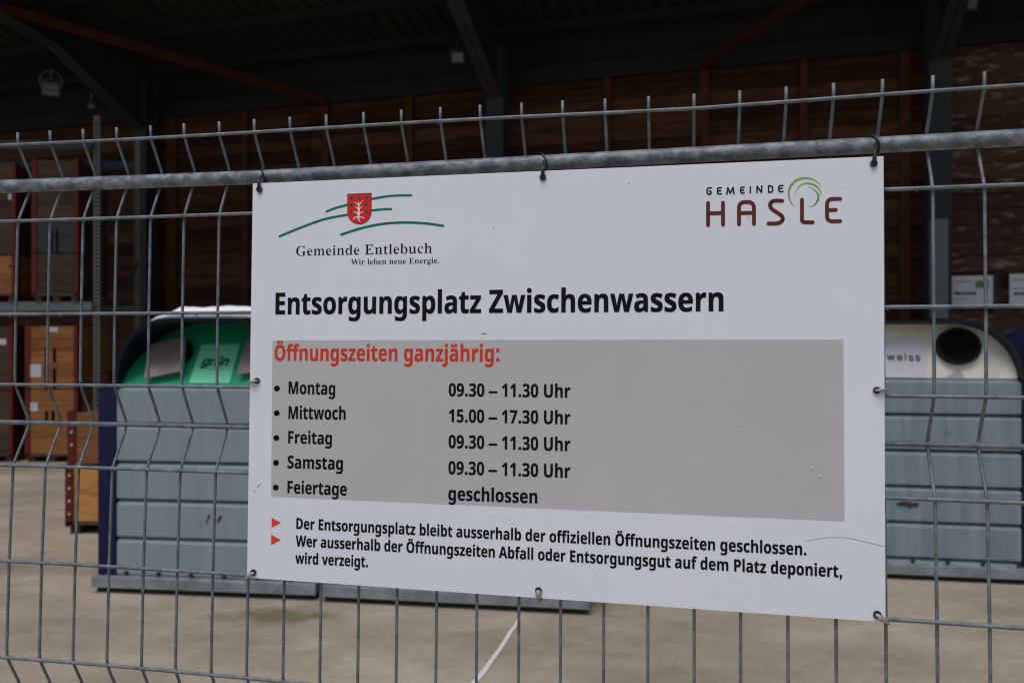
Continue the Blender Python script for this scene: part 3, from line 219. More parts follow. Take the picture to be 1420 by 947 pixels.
SERIF = dec("""E~442~14,0 0,17 30,3 18,10 10,18 3,30 0,291 -3,36 -10,20 -18,10 -28,4 0,16 383,0 0,-135 -16,0 -5,29 -9,24 -13,19 -16,14 -20,11 -25,7 -29,5 -34,1 -32,-2 -9,-4 -5,-7 -3,-29 0,-142 10,0 21,1 18,5 15,7 12,10 10,13 8,18 6,21 5,24 16,0 0,-227 -17,0 -2,19 -3,17 -4,15 -5,12 -14,20 -18,12 -25,7 -31,2 -2,0 0,-155 2,-20 7,-12 14,-6 24,-1 24,0 22,2 19,4 18,5 17,6 15,8 13,10 13,12 11,14 11,16 9,18 9,20 19,0 -28,-143|G~508~268,-10 -35,2 -33,5 -30,10 -29,12 -25,17 -23,19 -19,22 -17,26 -13,28 -9,30 -6,33 -1,35 1,34 6,32 9,29 13,28 17,25 19,22 22,20 24,16 27,13 29,10 30,6 32,1 27,-1 27,-5 29,-8 29,-10 19,-5 18,7 13,22 18,0 0,-157 -17,0 -8,19 -9,19 -10,17 -11,16 -12,14 -13,13 -14,11 -14,9 -15,8 -15,5 -16,3 -16,1 -53,-13 -38,-41 -23,-67 -7,-94 2,-50 6,-43 11,-37 15,-31 19,-23 22,-18 25,-10 29,-3 33,3 20,11 11,18 4,26 0,57 -4,26 -10,16 -20,9 -34,3 0,16 225,0 0,-16 -27,-3 -16,-8 -8,-16 -3,-27 0,-99 -44,-17 -45,-12 -44,-8|W~611~171,-11 -139,404 -17,34 -12,8 -18,4 0,16 196,0 0,-16 -31,-7 -7,-9 -3,-13 8,-37 75,-220 78,200 -15,46 -8,19 -11,11 -38,10 0,16 210,0 0,-16 -35,-7 -11,-20 6,-26 75,-220 67,203 8,37 -3,15 -8,9 -35,9 0,16 121,0 0,-16 -17,-6 -13,-12 -19,-42 -129,-390 -18,0 -112,320 -126,-320|b~361~43,-11 0,399 -2,26 -4,14 -11,8 -18,3 0,16 130,0 0,-176 18,17 19,12 22,8 24,2 17,-1 16,-4 16,-6 14,-8 13,-11 11,-12 10,-15 8,-16 7,-18 5,-19 3,-20 1,-22 -1,-25 -4,-23 -6,-22 -8,-21 -11,-19 -12,-16 -14,-15 -16,-12 -18,-10 -19,-7 -20,-5 -21,-1 -22,2 -22,7 -22,12 -21,17 -52,-39/183,14 16,2 14,7 11,11 8,15 6,21 4,25 2,30 1,35 -1,29 -2,24 -5,21 -6,17 -19,22 -28,7 -15,-3 -14,-7 -11,-13 -6,-15 0,-173 3,-24 8,-17 14,-10|c~293~156,-10 -19,1 -18,4 -16,7 -16,9 -15,11 -13,13 -12,16 -9,17 -8,19 -6,19 -3,22 -2,22 2,24 4,22 6,21 9,20 11,18 13,16 15,14 17,12 18,10 19,6 20,5 22,1 22,-1 21,-4 17,-7 15,-9 21,-23 6,-30 -2,-17 -9,-13 -13,-8 -17,-3 -17,3 -13,9 -7,14 -3,21 1,10 0,10 -7,19 -21,7 -25,-7 -18,-21 -10,-34 -4,-48 2,-34 4,-30 8,-26 11,-21 14,-16 15,-12 18,-7 20,-3 18,2 17,7 16,10 16,15 14,-12 -27,-30 -31,-22 -34,-14|d~370~140,-10 -17,1 -16,4 -15,6 -14,9 -13,12 -12,13 -10,15 -8,16 -7,19 -5,19 -3,21 -1,22 2,25 3,24 5,21 7,20 9,19 10,16 13,14 13,11 15,9 16,7 16,4 18,1 22,-2 21,-7 18,-12 16,-17 0,121 -3,18 -8,11 -14,7 -22,2 0,16 143,0 0,-380 6,-34 10,-9 18,-4 0,-17 -28,-2 -31,-3 -34,-7 -37,-9 0,49 -16,-21 -19,-16 -22,-9/171,28 16,3 15,10 13,15 8,20 0,166 -6,15 -11,13 -15,8 -17,3 -27,-8 -17,-23 -5,-18 -4,-22 -3,-26 0,-31 0,-29 2,-26 4,-22 6,-18 16,-22|e~301~154,-10 -19,1 -18,4 -17,6 -15,9 -15,12 -12,13 -12,16 -9,18 -8,19 -5,21 -3,23 -2,25 2,23 3,21 6,21 8,18 9,18 12,15 13,13 15,12 16,9 17,6 18,4 19,1 28,-2 24,-7 21,-12 19,-17 15,-21 10,-25 7,-28 2,-33 0,-7 -166,0 6,-54 15,-39 26,-23 35,-8 20,3 18,8 17,14 16,19 15,-13 -27,-37 -30,-25 -35,-16/116,192 85,0 0,23 0,20 -2,17 -2,14 -4,11 -12,15 -20,5 -20,-6 -14,-17 -8,-30 -3,-41|g~327~146,-140 -31,1 -26,3 -23,6 -18,8 -26,22 -8,25 4,16 10,13 17,11 24,9 -20,12 -14,13 -9,15 -2,16 4,24 14,20 11,9 14,9 16,9 19,9 -35,18 -25,22 -15,29 -5,33 5,30 13,26 9,11 11,10 13,9 15,7 15,6 17,4 18,2 19,1 20,-1 19,-2 19,-5 18,-6 84,0 0,-36 -49,0 10,-15 8,-16 4,-16 1,-18 -3,-27 -12,-25 -18,-20 -24,-15 -14,-6 -15,-4 -16,-2 -17,-1 -15,0 -15,1 -16,-2 -14,-8 -8,-10 -3,-13 10,-16 30,-6 34,0 25,-1 23,-1 19,-3 17,-4 26,-11 18,-16 9,-22 4,-28 -3,-23 -8,-20 -14,-18 -19,-15 -24,-12 -29,-8 -34,-6/157,124 21,6 12,16 4,12 3,15 2,17 0,21 0,21 -2,17 -3,15 -4,12 -12,16 -21,5 -20,-5 -13,-16 -4,-12 -3,-15 -2,-17 -1,-21 1,-21 2,-17 3,-15 4,-12 13,-16/161,-116 44,3 33,9 19,16 6,22 -3,15 -11,10 -18,5 -26,2 -108,0 -18,-18 -6,-21 6,-16 16,-14 12,-6 15,-4 18,-2|h~381~18,0 0,16 17,3 10,7 6,11 1,19 0,343 -1,18 -5,12 -10,8 -17,3 0,15 129,0 0,-188 20,22 22,16 25,10 28,3 38,-6 28,-20 16,-34 5,-46 0,-156 2,-18 5,-12 10,-7 16,-3 0,-16 -161,0 0,16 5,0 21,10 7,30 0,161 -6,41 -10,10 -16,3 -15,-2 -15,-7 -13,-11 -12,-16 0,-179 6,-30 10,-7 16,-3 0,-16|i~198~101,362 -20,4 -16,10 -11,17 -4,19 4,20 11,17 16,11 20,3 19,-3 17,-11 10,-17 4,-20 -4,-19 -11,-17 -16,-10/18,0 0,16 17,3 10,7 6,11 1,19 0,196 -5,33 -10,6 -17,2 1,17 127,0 0,-254 6,-30 10,-7 16,-3 0,-16|l~199~18,0 0,16 17,3 10,7 6,11 1,19 0,342 -5,31 -9,7 -18,3 0,16 128,0 0,-399 6,-30 10,-7 16,-3 0,-16|m~554~18,0 0,16 17,3 10,7 6,11 1,19 0,197 -6,31 -10,7 -17,3 0,16 127,0 0,-45 20,23 22,17 24,10 25,3 31,-3 24,-11 18,-18 10,-25 21,25 23,18 26,11 28,3 37,-6 27,-20 16,-34 6,-46 0,-156 6,-30 10,-7 16,-3 0,-16 -159,0 0,16 16,3 10,7 7,30 0,161 -6,41 -10,10 -17,3 -14,-2 -14,-6 -12,-11 -13,-15 0,-181 7,-30 9,-7 16,-3 0,-16 -157,0 0,16 16,3 10,7 7,30 0,161 -6,41 -10,10 -17,3 -15,-2 -14,-7 -12,-11 -12,-16 0,-179 6,-29 10,-8 15,-3 0,-16|n~381~18,0 0,16 17,3 10,7 6,11 1,19 0,197 -6,31 -10,7 -17,3 0,16 129,0 0,-43 20,23 22,16 25,9 28,3 38,-6 28,-20 16,-34 5,-46 0,-156 2,-18 5,-12 10,-7 16,-3 0,-16 -161,0 0,16 5,0 21,10 7,30 0,161 -6,41 -10,10 -16,3 -15,-2 -15,-7 -13,-11 -12,-16 0,-179 6,-30 10,-7 16,-3 0,-16|r~287~18,0 0,16 17,3 10,7 6,11 1,19 0,196 -1,21 -5,12 -9,6 -17,2 1,17 125,0 0,-58 9,15 10,13 11,12 11,9 23,13 23,4 25,-3 17,-11 11,-17 3,-21 -2,-18 -9,-14 -13,-9 -17,-3 -15,2 -11,7 -15,19 -8,7 -10,3 -14,-5 -13,-14 -10,-21 -3,-28 0,-136 3,-19 7,-12 14,-6 24,-3 0,-16|t~228~124,-9 -19,1 -16,4 -13,6 -10,8 -8,12 -5,14 -4,16 -1,19 0,208 -28,0 0,21 68,69 41,55 15,0 0,-114 64,0 0,-31 -64,0 0,-197 5,-31 8,-8 11,-3 21,9 17,26 16,-9 -17,-33 -23,-24 -27,-14|u~375~131,-10 -22,2 -18,5 -14,8 -12,12 -8,15 -6,19 -4,21 -1,25 0,151 -7,34 -10,9 -18,3 0,16 131,0 0,-236 2,-16 7,-12 11,-8 15,-2 28,7 23,23 0,182 -2,21 -5,14 -12,8 -20,3 0,16 135,0 0,-240 2,-19 5,-12 11,-6 18,-3 0,-17 -29,-2 -31,-4 -35,-7 -37,-10 0,50 -19,-21 -23,-16 -26,-10""")
BOLD = dec("""0~384~191,-7 -40,4 -35,13 -28,20 -24,29 -17,36 -13,42 -7,48 -3,55 1,37 3,35 5,32 7,29 10,26 12,22 14,20 17,16 20,13 23,10 26,5 29,2 41,-4 34,-12 29,-21 23,-28 18,-36 13,-42 8,-49 2,-55 -1,-37 -3,-35 -5,-32 -7,-29 -10,-25 -12,-23 -14,-20 -17,-16 -20,-13 -23,-9 -26,-6/191,75 18,3 14,7 12,13 9,18 6,23 5,29 3,33 1,39 -1,38 -3,34 -5,28 -6,23 -9,19 -12,13 -14,7 -18,3 -17,-3 -15,-7 -11,-13 -9,-19 -6,-23 -5,-28 -2,-34 -1,-38 1,-39 2,-33 5,-28 6,-23 9,-19 11,-12 15,-8|1~384~176,0 0,277 1,46 2,50 -15,-15 -20,-18 -55,-44 -49,61 154,123 83,0 0,-480|3~384~164,-7 -38,2 -36,5 -33,8 -31,11 0,86 64,-23 63,-8 25,1 21,4 17,5 13,9 17,22 5,31 -2,18 -8,16 -14,12 -21,8 -70,8 -37,0 0,77 37,0 21,1 18,2 16,2 13,4 19,10 12,13 7,15 2,18 -4,23 -12,17 -21,11 -32,3 -16,0 -16,-3 -14,-3 -13,-5 -43,-24 -47,70 15,10 16,9 17,8 18,7 20,6 22,4 23,2 26,1 35,-2 31,-5 27,-10 24,-13 19,-16 13,-20 8,-22 3,-26 -2,-24 -5,-21 -10,-18 -13,-16 -16,-14 -17,-11 -19,-9 -21,-6 0,-2 27,-5 24,-8 20,-10 16,-12 13,-16 10,-17 5,-21 2,-22 -1,-21 -4,-19 -6,-18 -9,-17 -12,-16 -14,-14 -17,-12 -20,-11 -23,-8 -26,-6 -29,-4|5~384~162,-7 -71,7 -58,19 0,88 60,-22 65,-9 22,1 18,4 16,5 13,8 11,11 7,13 5,16 1,18 -6,32 -18,22 -30,14 -42,4 -39,-3 -33,-7 -41,21 18,245 260,0 0,-86 -171,0 -9,-94 25,4 36,2 22,-1 20,-3 19,-5 17,-8 17,-9 14,-11 13,-13 10,-16 9,-17 6,-19 4,-21 1,-22 -3,-37 -9,-33 -15,-29 -21,-24 -27,-20 -33,-14 -39,-8|7~384~75,0 180,394 -237,0 0,86 344,0 0,-64 -181,-416|9~384~120,-7 -33,1 -32,4 0,81 28,-4 30,-2 28,1 25,3 21,6 18,9 15,10 13,12 10,15 8,15 6,18 5,19 3,20 2,21 -4,0 -17,-21 -21,-18 -13,-7 -15,-5 -19,-3 -22,-1 -29,2 -26,7 -23,13 -20,17 -16,22 -11,26 -7,30 -3,34 3,37 8,33 14,28 19,25 24,19 28,14 32,8 36,3 24,-2 22,-4 22,-7 20,-10 19,-12 17,-16 15,-19 12,-22 11,-25 7,-28 5,-31 1,-34 -6,-82 -4,-20 -4,-19 -6,-19 -7,-18 -9,-18 -9,-16 -12,-16 -13,-14 -14,-13 -16,-12 -19,-10 -20,-9 -22,-7 -24,-5 -27,-3/185,244 21,3 18,8 26,25 7,15 2,16 -8,44 -10,19 -14,16 -18,10 -22,4 -27,-5 -22,-16 -8,-11 -6,-15 -3,-17 -1,-20 4,-32 12,-23 20,-16|A~463~0,0 169,482 124,0 170,-482 -109,0 -35,114 -175,0 -35,-114/170,199 125,0 -36,112 -8,29 -11,35 -8,32 -9,-33 -11,-38 -8,-25|B~451~60,0 0,480 150,0 45,-2 39,-5 33,-9 28,-11 21,-16 15,-21 10,-27 3,-31 -2,-20 -3,-18 -6,-16 -9,-15 -10,-13 -13,-10 -14,-7 -17,-4 0,-4 43,-17 18,-14 13,-21 5,-12 4,-14 2,-16 1,-18 -3,-31 -9,-27 -15,-24 -20,-20 -26,-16 -30,-12 -34,-7 -39,-2/162,289 59,0 20,1 17,3 14,4 10,7 13,17 5,24 -6,23 -15,16 -11,5 -15,4 -17,2 -20,1 -54,0/162,84 66,0 21,1 18,3 14,6 11,8 14,20 4,27 -4,24 -14,19 -11,8 -15,5 -19,3 -22,1 -63,0|D~497~60,0 0,480 151,0 36,-2 34,-5 32,-9 29,-11 26,-15 23,-19 20,-21 16,-24 14,-28 9,-31 6,-33 2,-38 -4,-57 -13,-49 -22,-42 -30,-35 -38,-26 -45,-20 -51,-11 -59,-4/162,84 44,0 64,10 46,29 27,50 10,69 -3,37 -6,32 -11,27 -15,21 -20,16 -23,12 -27,7 -32,2 -54,0|E~376~60,0 0,480 276,0 0,-84 -174,0 0,-105 162,0 0,-83 -162,0 0,-124 174,0 0,-84|F~369~60,0 0,480 275,0 0,-84 -174,0 0,-123 162,0 0,-84 -162,0 0,-189|M~633~60,0 0,480 139,0 113,-367 2,0 121,367 138,0 0,-480 -95,0 0,227 1,52 2,56 2,40 -3,0 -123,-375 -94,0 -115,376 -3,0 3,-40 2,-58 1,-55 0,-223|P~422~60,0 0,480 154,0 43,-3 37,-7 30,-13 25,-17 19,-22 13,-26 8,-29 3,-33 -2,-21 -3,-20 -5,-19 -8,-18 -10,-18 -13,-15 -16,-14 -19,-12 -22,-10 -26,-7 -29,-4 -33,-1 -44,0 0,-171/162,254 33,0 21,1 18,3 16,5 14,8 11,10 7,12 5,16 2,17 -5,31 -15,22 -26,13 -35,4 -46,0|S~370~167,-7 -37,2 -35,6 -33,9 -31,12 0,95 71,-27 18,-6 18,-4 18,-2 19,-1 32,4 21,11 12,16 4,20 -7,25 -20,19 -67,35 -36,18 -37,28 -16,19 -13,21 -9,26 -3,31 3,30 8,27 14,24 19,19 24,16 27,11 32,7 36,2 18,0 18,-2 18,-3 17,-3 71,-25 -33,-80 -59,21 -54,8 -25,-4 -19,-10 -11,-15 -4,-20 5,-23 17,-17 68,-36 63,-36 23,-21 17,-24 6,-13 5,-15 2,-17 1,-18 -3,-30 -8,-27 -15,-24 -20,-21 -25,-16 -30,-12 -36,-7|U~508~252,-7 -45,3 -39,9 -34,16 -27,21 -22,26 -15,30 -10,35 -3,38 0,309 101,0 0,-294 2,-27 5,-23 7,-19 11,-14 13,-11 17,-7 19,-5 23,-1 23,1 19,5 17,8 13,12 10,15 7,18 4,23 1,26 0,293 102,0 0,-311 -2,-24 -4,-23 -7,-22 -9,-20 -12,-19 -16,-17 -17,-15 -21,-13 -23,-10 -27,-7 -29,-4|W~649~122,0 -122,480 100,0 61,-262 9,-39 9,-47 6,-40 6,40 8,45 8,34 70,269 96,0 70,-269 7,-34 9,-45 6,-40 6,40 9,47 8,39 61,262 100,0 -122,-480 -115,0 -65,252 -5,22 -7,32 -7,33 -4,25 -3,-25 -7,-32 -6,-33 -6,-23 -64,-251|Z~389~16,0 0,66 230,330 -224,0 0,84 345,0 0,-66 -230,-330 236,0 0,-84|a~406~142,-7 -24,2 -21,5 -19,9 -18,13 -14,16 -10,20 -6,24 -2,27 3,28 7,23 13,20 18,16 23,12 28,9 34,6 38,3 64,2 0,16 -4,25 -11,18 -18,10 -24,3 -53,-8 -51,-19 -33,68 66,24 18,4 19,3 19,2 19,0 35,-2 30,-6 26,-10 22,-14 17,-18 12,-22 8,-27 2,-31 0,-244 -70,0 -19,50 -3,0 -12,-14 -12,-12 -13,-10 -12,-7 -15,-6 -16,-4 -20,-3/179,66 30,5 25,15 16,23 6,31 0,30 -39,-1 -22,-2 -19,-3 -15,-6 -11,-7 -14,-19 -5,-23 3,-20 10,-13 16,-7|b~425~254,-7 -19,1 -17,3 -15,4 -13,7 -38,32 -6,0 -17,-40 -77,0 0,510 100,0 0,-118 -1,-41 -3,-32 4,0 18,21 22,18 13,7 16,4 17,3 19,1 29,-3 26,-9 24,-15 21,-21 16,-26 12,-33 8,-38 2,-44 -3,-44 -7,-39 -12,-32 -17,-27 -21,-22 -24,-15 -27,-9/226,75 27,7 22,21 8,16 5,19 4,22 1,25 -1,26 -4,21 -6,19 -8,15 -21,21 -29,6 -33,-6 -21,-18 -7,-13 -6,-17 -3,-20 -2,-24 0,-10 1,-25 3,-22 5,-19 7,-16 10,-12 12,-9 16,-6|c~345~201,-7 -38,3 -34,9 -29,14 -25,20 -20,26 -14,32 -8,39 -3,45 2,32 4,29 7,26 10,23 13,20 14,17 17,14 20,11 21,9 22,6 24,4 26,1 66,-7 48,-17 -29,-78 -44,16 -41,6 -34,-7 -24,-21 -15,-35 -5,-48 2,-26 3,-22 7,-18 9,-15 11,-12 13,-8 16,-5 17,-1 30,2 26,6 47,23 0,-85 -48,-21|d~425~169,-7 -30,3 -26,9 -23,15 -21,21 -17,27 -12,33 -7,38 -3,44 3,44 7,38 12,33 17,27 21,21 24,15 27,9 30,3 19,-1 17,-2 16,-5 13,-7 23,-17 18,-21 3,0 -5,31 -2,42 0,117 100,0 0,-510 -77,0 -19,48 -4,0 -18,-21 -22,-18 -13,-7 -16,-5 -17,-3/203,73 20,2 16,4 13,8 10,11 7,14 6,16 3,20 1,23 0,11 -1,25 -3,22 -5,19 -7,16 -10,12 -13,9 -17,5 -21,2 -29,-7 -23,-21 -8,-16 -6,-19 -3,-22 -1,-26 1,-25 3,-22 6,-18 8,-16 23,-20|e~397~218,-7 -26,2 -26,3 -23,7 -22,9 -20,11 -18,15 -15,16 -14,20 -10,22 -8,25 -4,27 -2,31 2,31 4,28 6,25 10,23 12,20 14,17 16,15 19,12 20,9 22,7 23,4 25,1 36,-2 32,-8 29,-14 24,-19 19,-24 14,-28 8,-33 3,-38 0,-49 -236,0 2,-20 5,-17 7,-16 11,-13 13,-11 15,-7 18,-5 20,-1 64,7 60,22 0,-78 -57,-19/134,225 140,0 -5,31 -12,24 -22,17 -31,5 -26,-4 -22,-15 -8,-10 -7,-14 -5,-16|f~260~69,0 0,291 -56,0 0,49 56,27 0,27 0,22 3,19 5,17 7,14 19,22 26,15 16,5 16,3 18,2 19,1 54,-5 38,-11 -25,-73 -25,6 -31,4 -18,-4 -13,-9 -7,-15 -2,-17 0,-23 86,0 0,-76 -86,0 0,-291|g~425~189,-161 -72,5 -65,16 0,80 35,-12 35,-9 36,-5 37,-2 34,5 24,16 15,26 5,36 0,8 1,23 1,22 -2,0 -10,-14 -11,-11 -12,-10 -12,-7 -14,-6 -14,-4 -15,-2 -16,-1 -31,3 -27,10 -24,15 -20,22 -16,28 -12,32 -6,37 -3,43 3,42 7,38 11,32 17,28 20,22 24,16 28,9 31,3 32,-3 29,-10 24,-17 21,-23 3,0 8,47 85,0 0,-368 -3,-37 -9,-32 -14,-27 -21,-23 -26,-18 -31,-13 -37,-8/204,72 18,1 15,4 13,7 11,10 8,13 6,17 3,21 1,25 0,12 -1,27 -3,24 -6,19 -8,15 -10,11 -13,8 -16,5 -19,1 -31,-7 -22,-21 -13,-34 -5,-49 5,-48 13,-34 23,-20|h~441~52,0 0,510 100,0 0,-104 -1,-51 -3,-35 5,0 9,13 11,11 12,9 13,8 14,5 15,4 16,3 16,0 29,-2 25,-6 22,-10 20,-13 16,-19 11,-23 7,-28 2,-33 0,-239 -100,0 0,214 -4,35 -11,25 -18,15 -26,4 -21,-1 -17,-6 -14,-10 -10,-14 -8,-17 -5,-21 -3,-24 -2,-27 0,-173|i~205~103,412 -21,3 -18,8 -12,15 -4,23 4,24 12,15 18,8 21,2 20,-2 18,-8 12,-15 4,-24 -4,-23 -12,-15 -18,-8/52,0 0,367 100,0 0,-367|j~205~103,412 -21,3 -18,8 -12,15 -4,23 4,24 12,15 18,8 21,2 20,-2 18,-8 12,-15 4,-24 -4,-23 -12,-15 -18,-8/23,-161 -35,2 -31,6 0,78 23,-4 24,-2 19,3 15,9 11,17 3,27 0,392 100,0 0,-407 0,-16 -3,-16 -4,-15 -5,-14 -8,-13 -9,-12 -11,-10 -14,-9 -15,-7 -18,-5 -20,-3|l~205~52,0 0,510 100,0 0,-510|m~660~52,0 0,367 77,0 13,-47 6,0 9,13 11,11 12,9 14,8 15,5 15,4 15,3 16,0 19,0 18,-3 16,-4 15,-6 25,-16 18,-24 9,0 9,13 11,11 12,9 14,8 15,5 16,4 15,3 16,0 29,-2 26,-6 21,-10 18,-13 14,-19 10,-23 6,-28 2,-33 0,-239 -100,0 0,214 -3,35 -11,25 -17,15 -24,4 -18,-1 -16,-6 -13,-8 -9,-13 -8,-15 -5,-19 -3,-22 -1,-25 0,-184 -100,0 0,214 -4,35 -10,25 -17,15 -24,4 -20,-1 -16,-6 -12,-10 -10,-14 -7,-17 -5,-21 -3,-24 -1,-27 0,-173|n~441~52,0 0,367 77,0 13,-47 6,0 9,13 11,11 13,9 15,8 15,5 16,4 17,3 17,0 28,-2 25,-6 22,-10 19,-13 16,-19 11,-23 7,-28 2,-33 0,-239 -100,0 0,214 -1,19 -3,16 -4,14 -6,11 -19,15 -26,4 -21,-1 -18,-6 -14,-10 -10,-14 -7,-17 -5,-21 -3,-24 -2,-27 0,-173|o~416~207,-7 -25,2 -23,4 -22,7 -21,9 -19,13 -17,15 -14,17 -13,20 -10,23 -7,25 -4,27 -2,29 3,43 9,38 15,32 21,27 26,22 30,15 35,9 40,3 25,-1 24,-4 22,-7 20,-10 19,-12 17,-15 14,-17 13,-20 10,-22 7,-25 4,-27 1,-29 -3,-43 -9,-38 -15,-33 -21,-27 -26,-22 -30,-15 -35,-10/208,74 19,2 15,5 13,9 11,12 7,15 6,19 3,22 1,26 -1,26 -3,22 -6,18 -7,16 -11,12 -13,8 -16,5 -18,2 -19,-2 -16,-5 -13,-8 -10,-12 -8,-16 -5,-18 -4,-22 -1,-26 1,-26 4,-22 5,-19 8,-15 10,-12 14,-9 15,-5|p~425~52,-161 0,528 82,0 14,-48 4,0 18,21 22,17 13,7 16,5 17,3 19,1 29,-3 26,-9 24,-15 21,-21 16,-26 12,-33 8,-38 2,-44 -3,-44 -7,-38 -12,-33 -18,-27 -21,-21 -24,-16 -27,-9 -29,-3 -19,1 -17,3 -15,4 -12,7 -39,32 -5,0 5,-53 0,-148/226,75 29,7 21,21 8,16 5,19 3,22 1,25 -4,48 -13,33 -22,21 -30,6 -33,-6 -21,-18 -7,-13 -6,-17 -3,-20 -2,-24 0,-10 1,-25 3,-22 5,-19 7,-16 10,-12 12,-9 16,-6|r~305~52,0 0,367 76,0 15,-62 5,0 9,14 10,12 12,12 13,10 15,9 15,6 17,4 18,1 18,0 16,-2 -8,-94 -13,2 -16,1 -25,-2 -24,-7 -21,-12 -17,-17 -11,-24 -4,-31 0,-187|s~334~152,-7 -66,5 -55,17 0,82 64,-22 60,-9 25,3 17,6 9,10 4,13 -6,17 -21,17 -53,24 -56,29 -19,16 -14,19 -8,23 -3,28 3,24 7,21 13,18 17,14 21,11 25,8 28,5 31,1 65,-6 64,-22 -30,-72 -51,19 -49,8 -33,-7 -11,-18 5,-15 22,-16 49,-21 55,-27 20,-15 15,-19 9,-23 3,-30 -2,-26 -8,-23 -12,-20 -17,-17 -22,-13 -27,-9 -32,-6|t~291~178,-7 -31,3 -28,8 -23,15 -18,22 -6,15 -5,17 -3,20 -1,22 0,176 -48,0 0,43 56,33 28,78 64,0 0,-78 103,0 0,-76 -103,0 0,-176 3,-18 9,-13 14,-8 18,-3 32,4 31,8 0,-75 -40,-12|u~441~181,-7 -28,2 -26,6 -22,10 -19,14 -16,19 -11,23 -6,28 -3,33 0,239 100,0 0,-215 1,-18 3,-16 4,-13 7,-12 18,-15 27,-5 21,2 17,6 14,10 10,13 7,18 6,20 3,25 1,27 0,173 100,0 0,-367 -77,0 -13,47 -6,0 -9,-13 -11,-11 -13,-10 -15,-7 -15,-6 -16,-4 -16,-2|v~382~140,0 -140,367 105,0 70,-209 10,-39 4,-36 3,0 2,18 3,19 4,19 6,19 70,209 105,0 -140,-367|w~575~111,0 -104,367 99,0 42,-163 9,-40 7,-45 5,-35 2,0 3,25 5,33 5,30 4,19 45,176 110,0 43,-176 7,-30 6,-43 3,-34 3,0 5,33 7,46 9,41 44,163 98,0 -105,-367 -109,0 -28,128 -8,34 -11,49 -11,47 -8,32 -3,0 -7,-32 -11,-47 -11,-49 -8,-35 -30,-127|z~328~18,0 0,59 170,231 -160,0 0,77 274,0 0,-65 -166,-225 172,0 0,-77|O~535~267,-7 -37,2 -34,6 -30,10 -27,13 -24,17 -20,20 -18,23 -14,27 -10,29 -8,31 -5,34 -1,36 1,36 5,34 8,31 10,29 14,26 18,23 20,20 24,16 27,14 30,9 34,6 38,2 37,-2 34,-6 30,-9 27,-14 24,-16 20,-20 17,-23 14,-27 11,-29 8,-31 4,-33 2,-37 -2,-36 -4,-33 -8,-32 -11,-29 -14,-26 -17,-23 -20,-20 -24,-17 -27,-13 -30,-10 -34,-6/267,79 31,2 25,8 21,14 17,19 12,24 9,27 5,32 2,35 -2,36 -5,32 -9,28 -12,23 -17,19 -21,14 -25,8 -30,2 -30,-2 -26,-8 -21,-14 -16,-19 -13,-23 -9,-28 -5,-32 -2,-36 2,-35 5,-32 9,-27 13,-24 16,-19 21,-14 26,-8|Ö~535~267,-7 -37,2 -34,6 -30,10 -27,13 -24,17 -20,20 -18,23 -14,27 -10,29 -8,31 -5,34 -1,36 1,36 5,34 8,31 10,29 14,26 18,23 20,20 24,16 27,14 30,9 34,6 38,2 37,-2 34,-6 30,-9 27,-14 24,-16 20,-20 17,-23 14,-27 11,-29 8,-31 4,-33 2,-37 -2,-36 -4,-33 -8,-32 -11,-29 -14,-26 -17,-23 -20,-20 -24,-17 -27,-13 -30,-10 -34,-6/267,79 31,2 25,8 21,14 17,19 12,24 9,27 5,32 2,35 -2,36 -5,32 -9,28 -12,23 -17,19 -21,14 -25,8 -30,2 -30,-2 -26,-8 -21,-14 -16,-19 -13,-23 -9,-28 -5,-32 -2,-36 2,-35 5,-32 9,-27 13,-24 16,-19 21,-14 26,-8/153,605 94,0 0,-90 -94,0/287,605 94,0 0,-90 -94,0|ä~406~142,-7 -24,2 -21,5 -19,9 -18,13 -14,16 -10,20 -6,24 -2,27 3,28 7,23 13,20 18,16 23,12 28,9 34,6 38,3 64,2 0,16 -4,25 -11,18 -18,10 -24,3 -53,-8 -51,-19 -33,68 66,24 18,4 19,3 19,2 19,0 35,-2 30,-6 26,-10 22,-14 17,-18 12,-22 8,-27 2,-31 0,-244 -70,0 -19,50 -3,0 -12,-14 -12,-12 -13,-10 -12,-7 -15,-6 -16,-4 -20,-3/179,66 30,5 25,15 16,23 6,31 0,30 -39,-1 -22,-2 -19,-3 -15,-6 -11,-7 -14,-19 -5,-23 3,-20 10,-13 16,-7/77,502 94,0 0,-90 -94,0/211,502 94,0 0,-90 -94,0|ü~441~181,-7 -28,2 -26,6 -22,10 -19,14 -16,19 -11,23 -6,28 -3,33 0,239 100,0 0,-215 1,-18 3,-16 4,-13 7,-12 18,-15 27,-5 21,2 17,6 14,10 10,13 7,18 6,20 3,25 1,27 0,173 100,0 0,-367 -77,0 -13,47 -6,0 -9,-13 -11,-11 -13,-10 -15,-7 -15,-6 -16,-4 -16,-2/105,502 94,0 0,-90 -94,0/239,502 94,0 0,-90 -94,0| ~190~|.~195~45,0 105,0 0,100 -105,0|:~210~50,0 105,0 0,100 -105,0/50,267 105,0 0,100 -105,0|,~195~45,0 0,100 105,0 0,-90 -65,-110 -40,25 45,75|–~390~0,129 390,0 0,75 -390,0""")

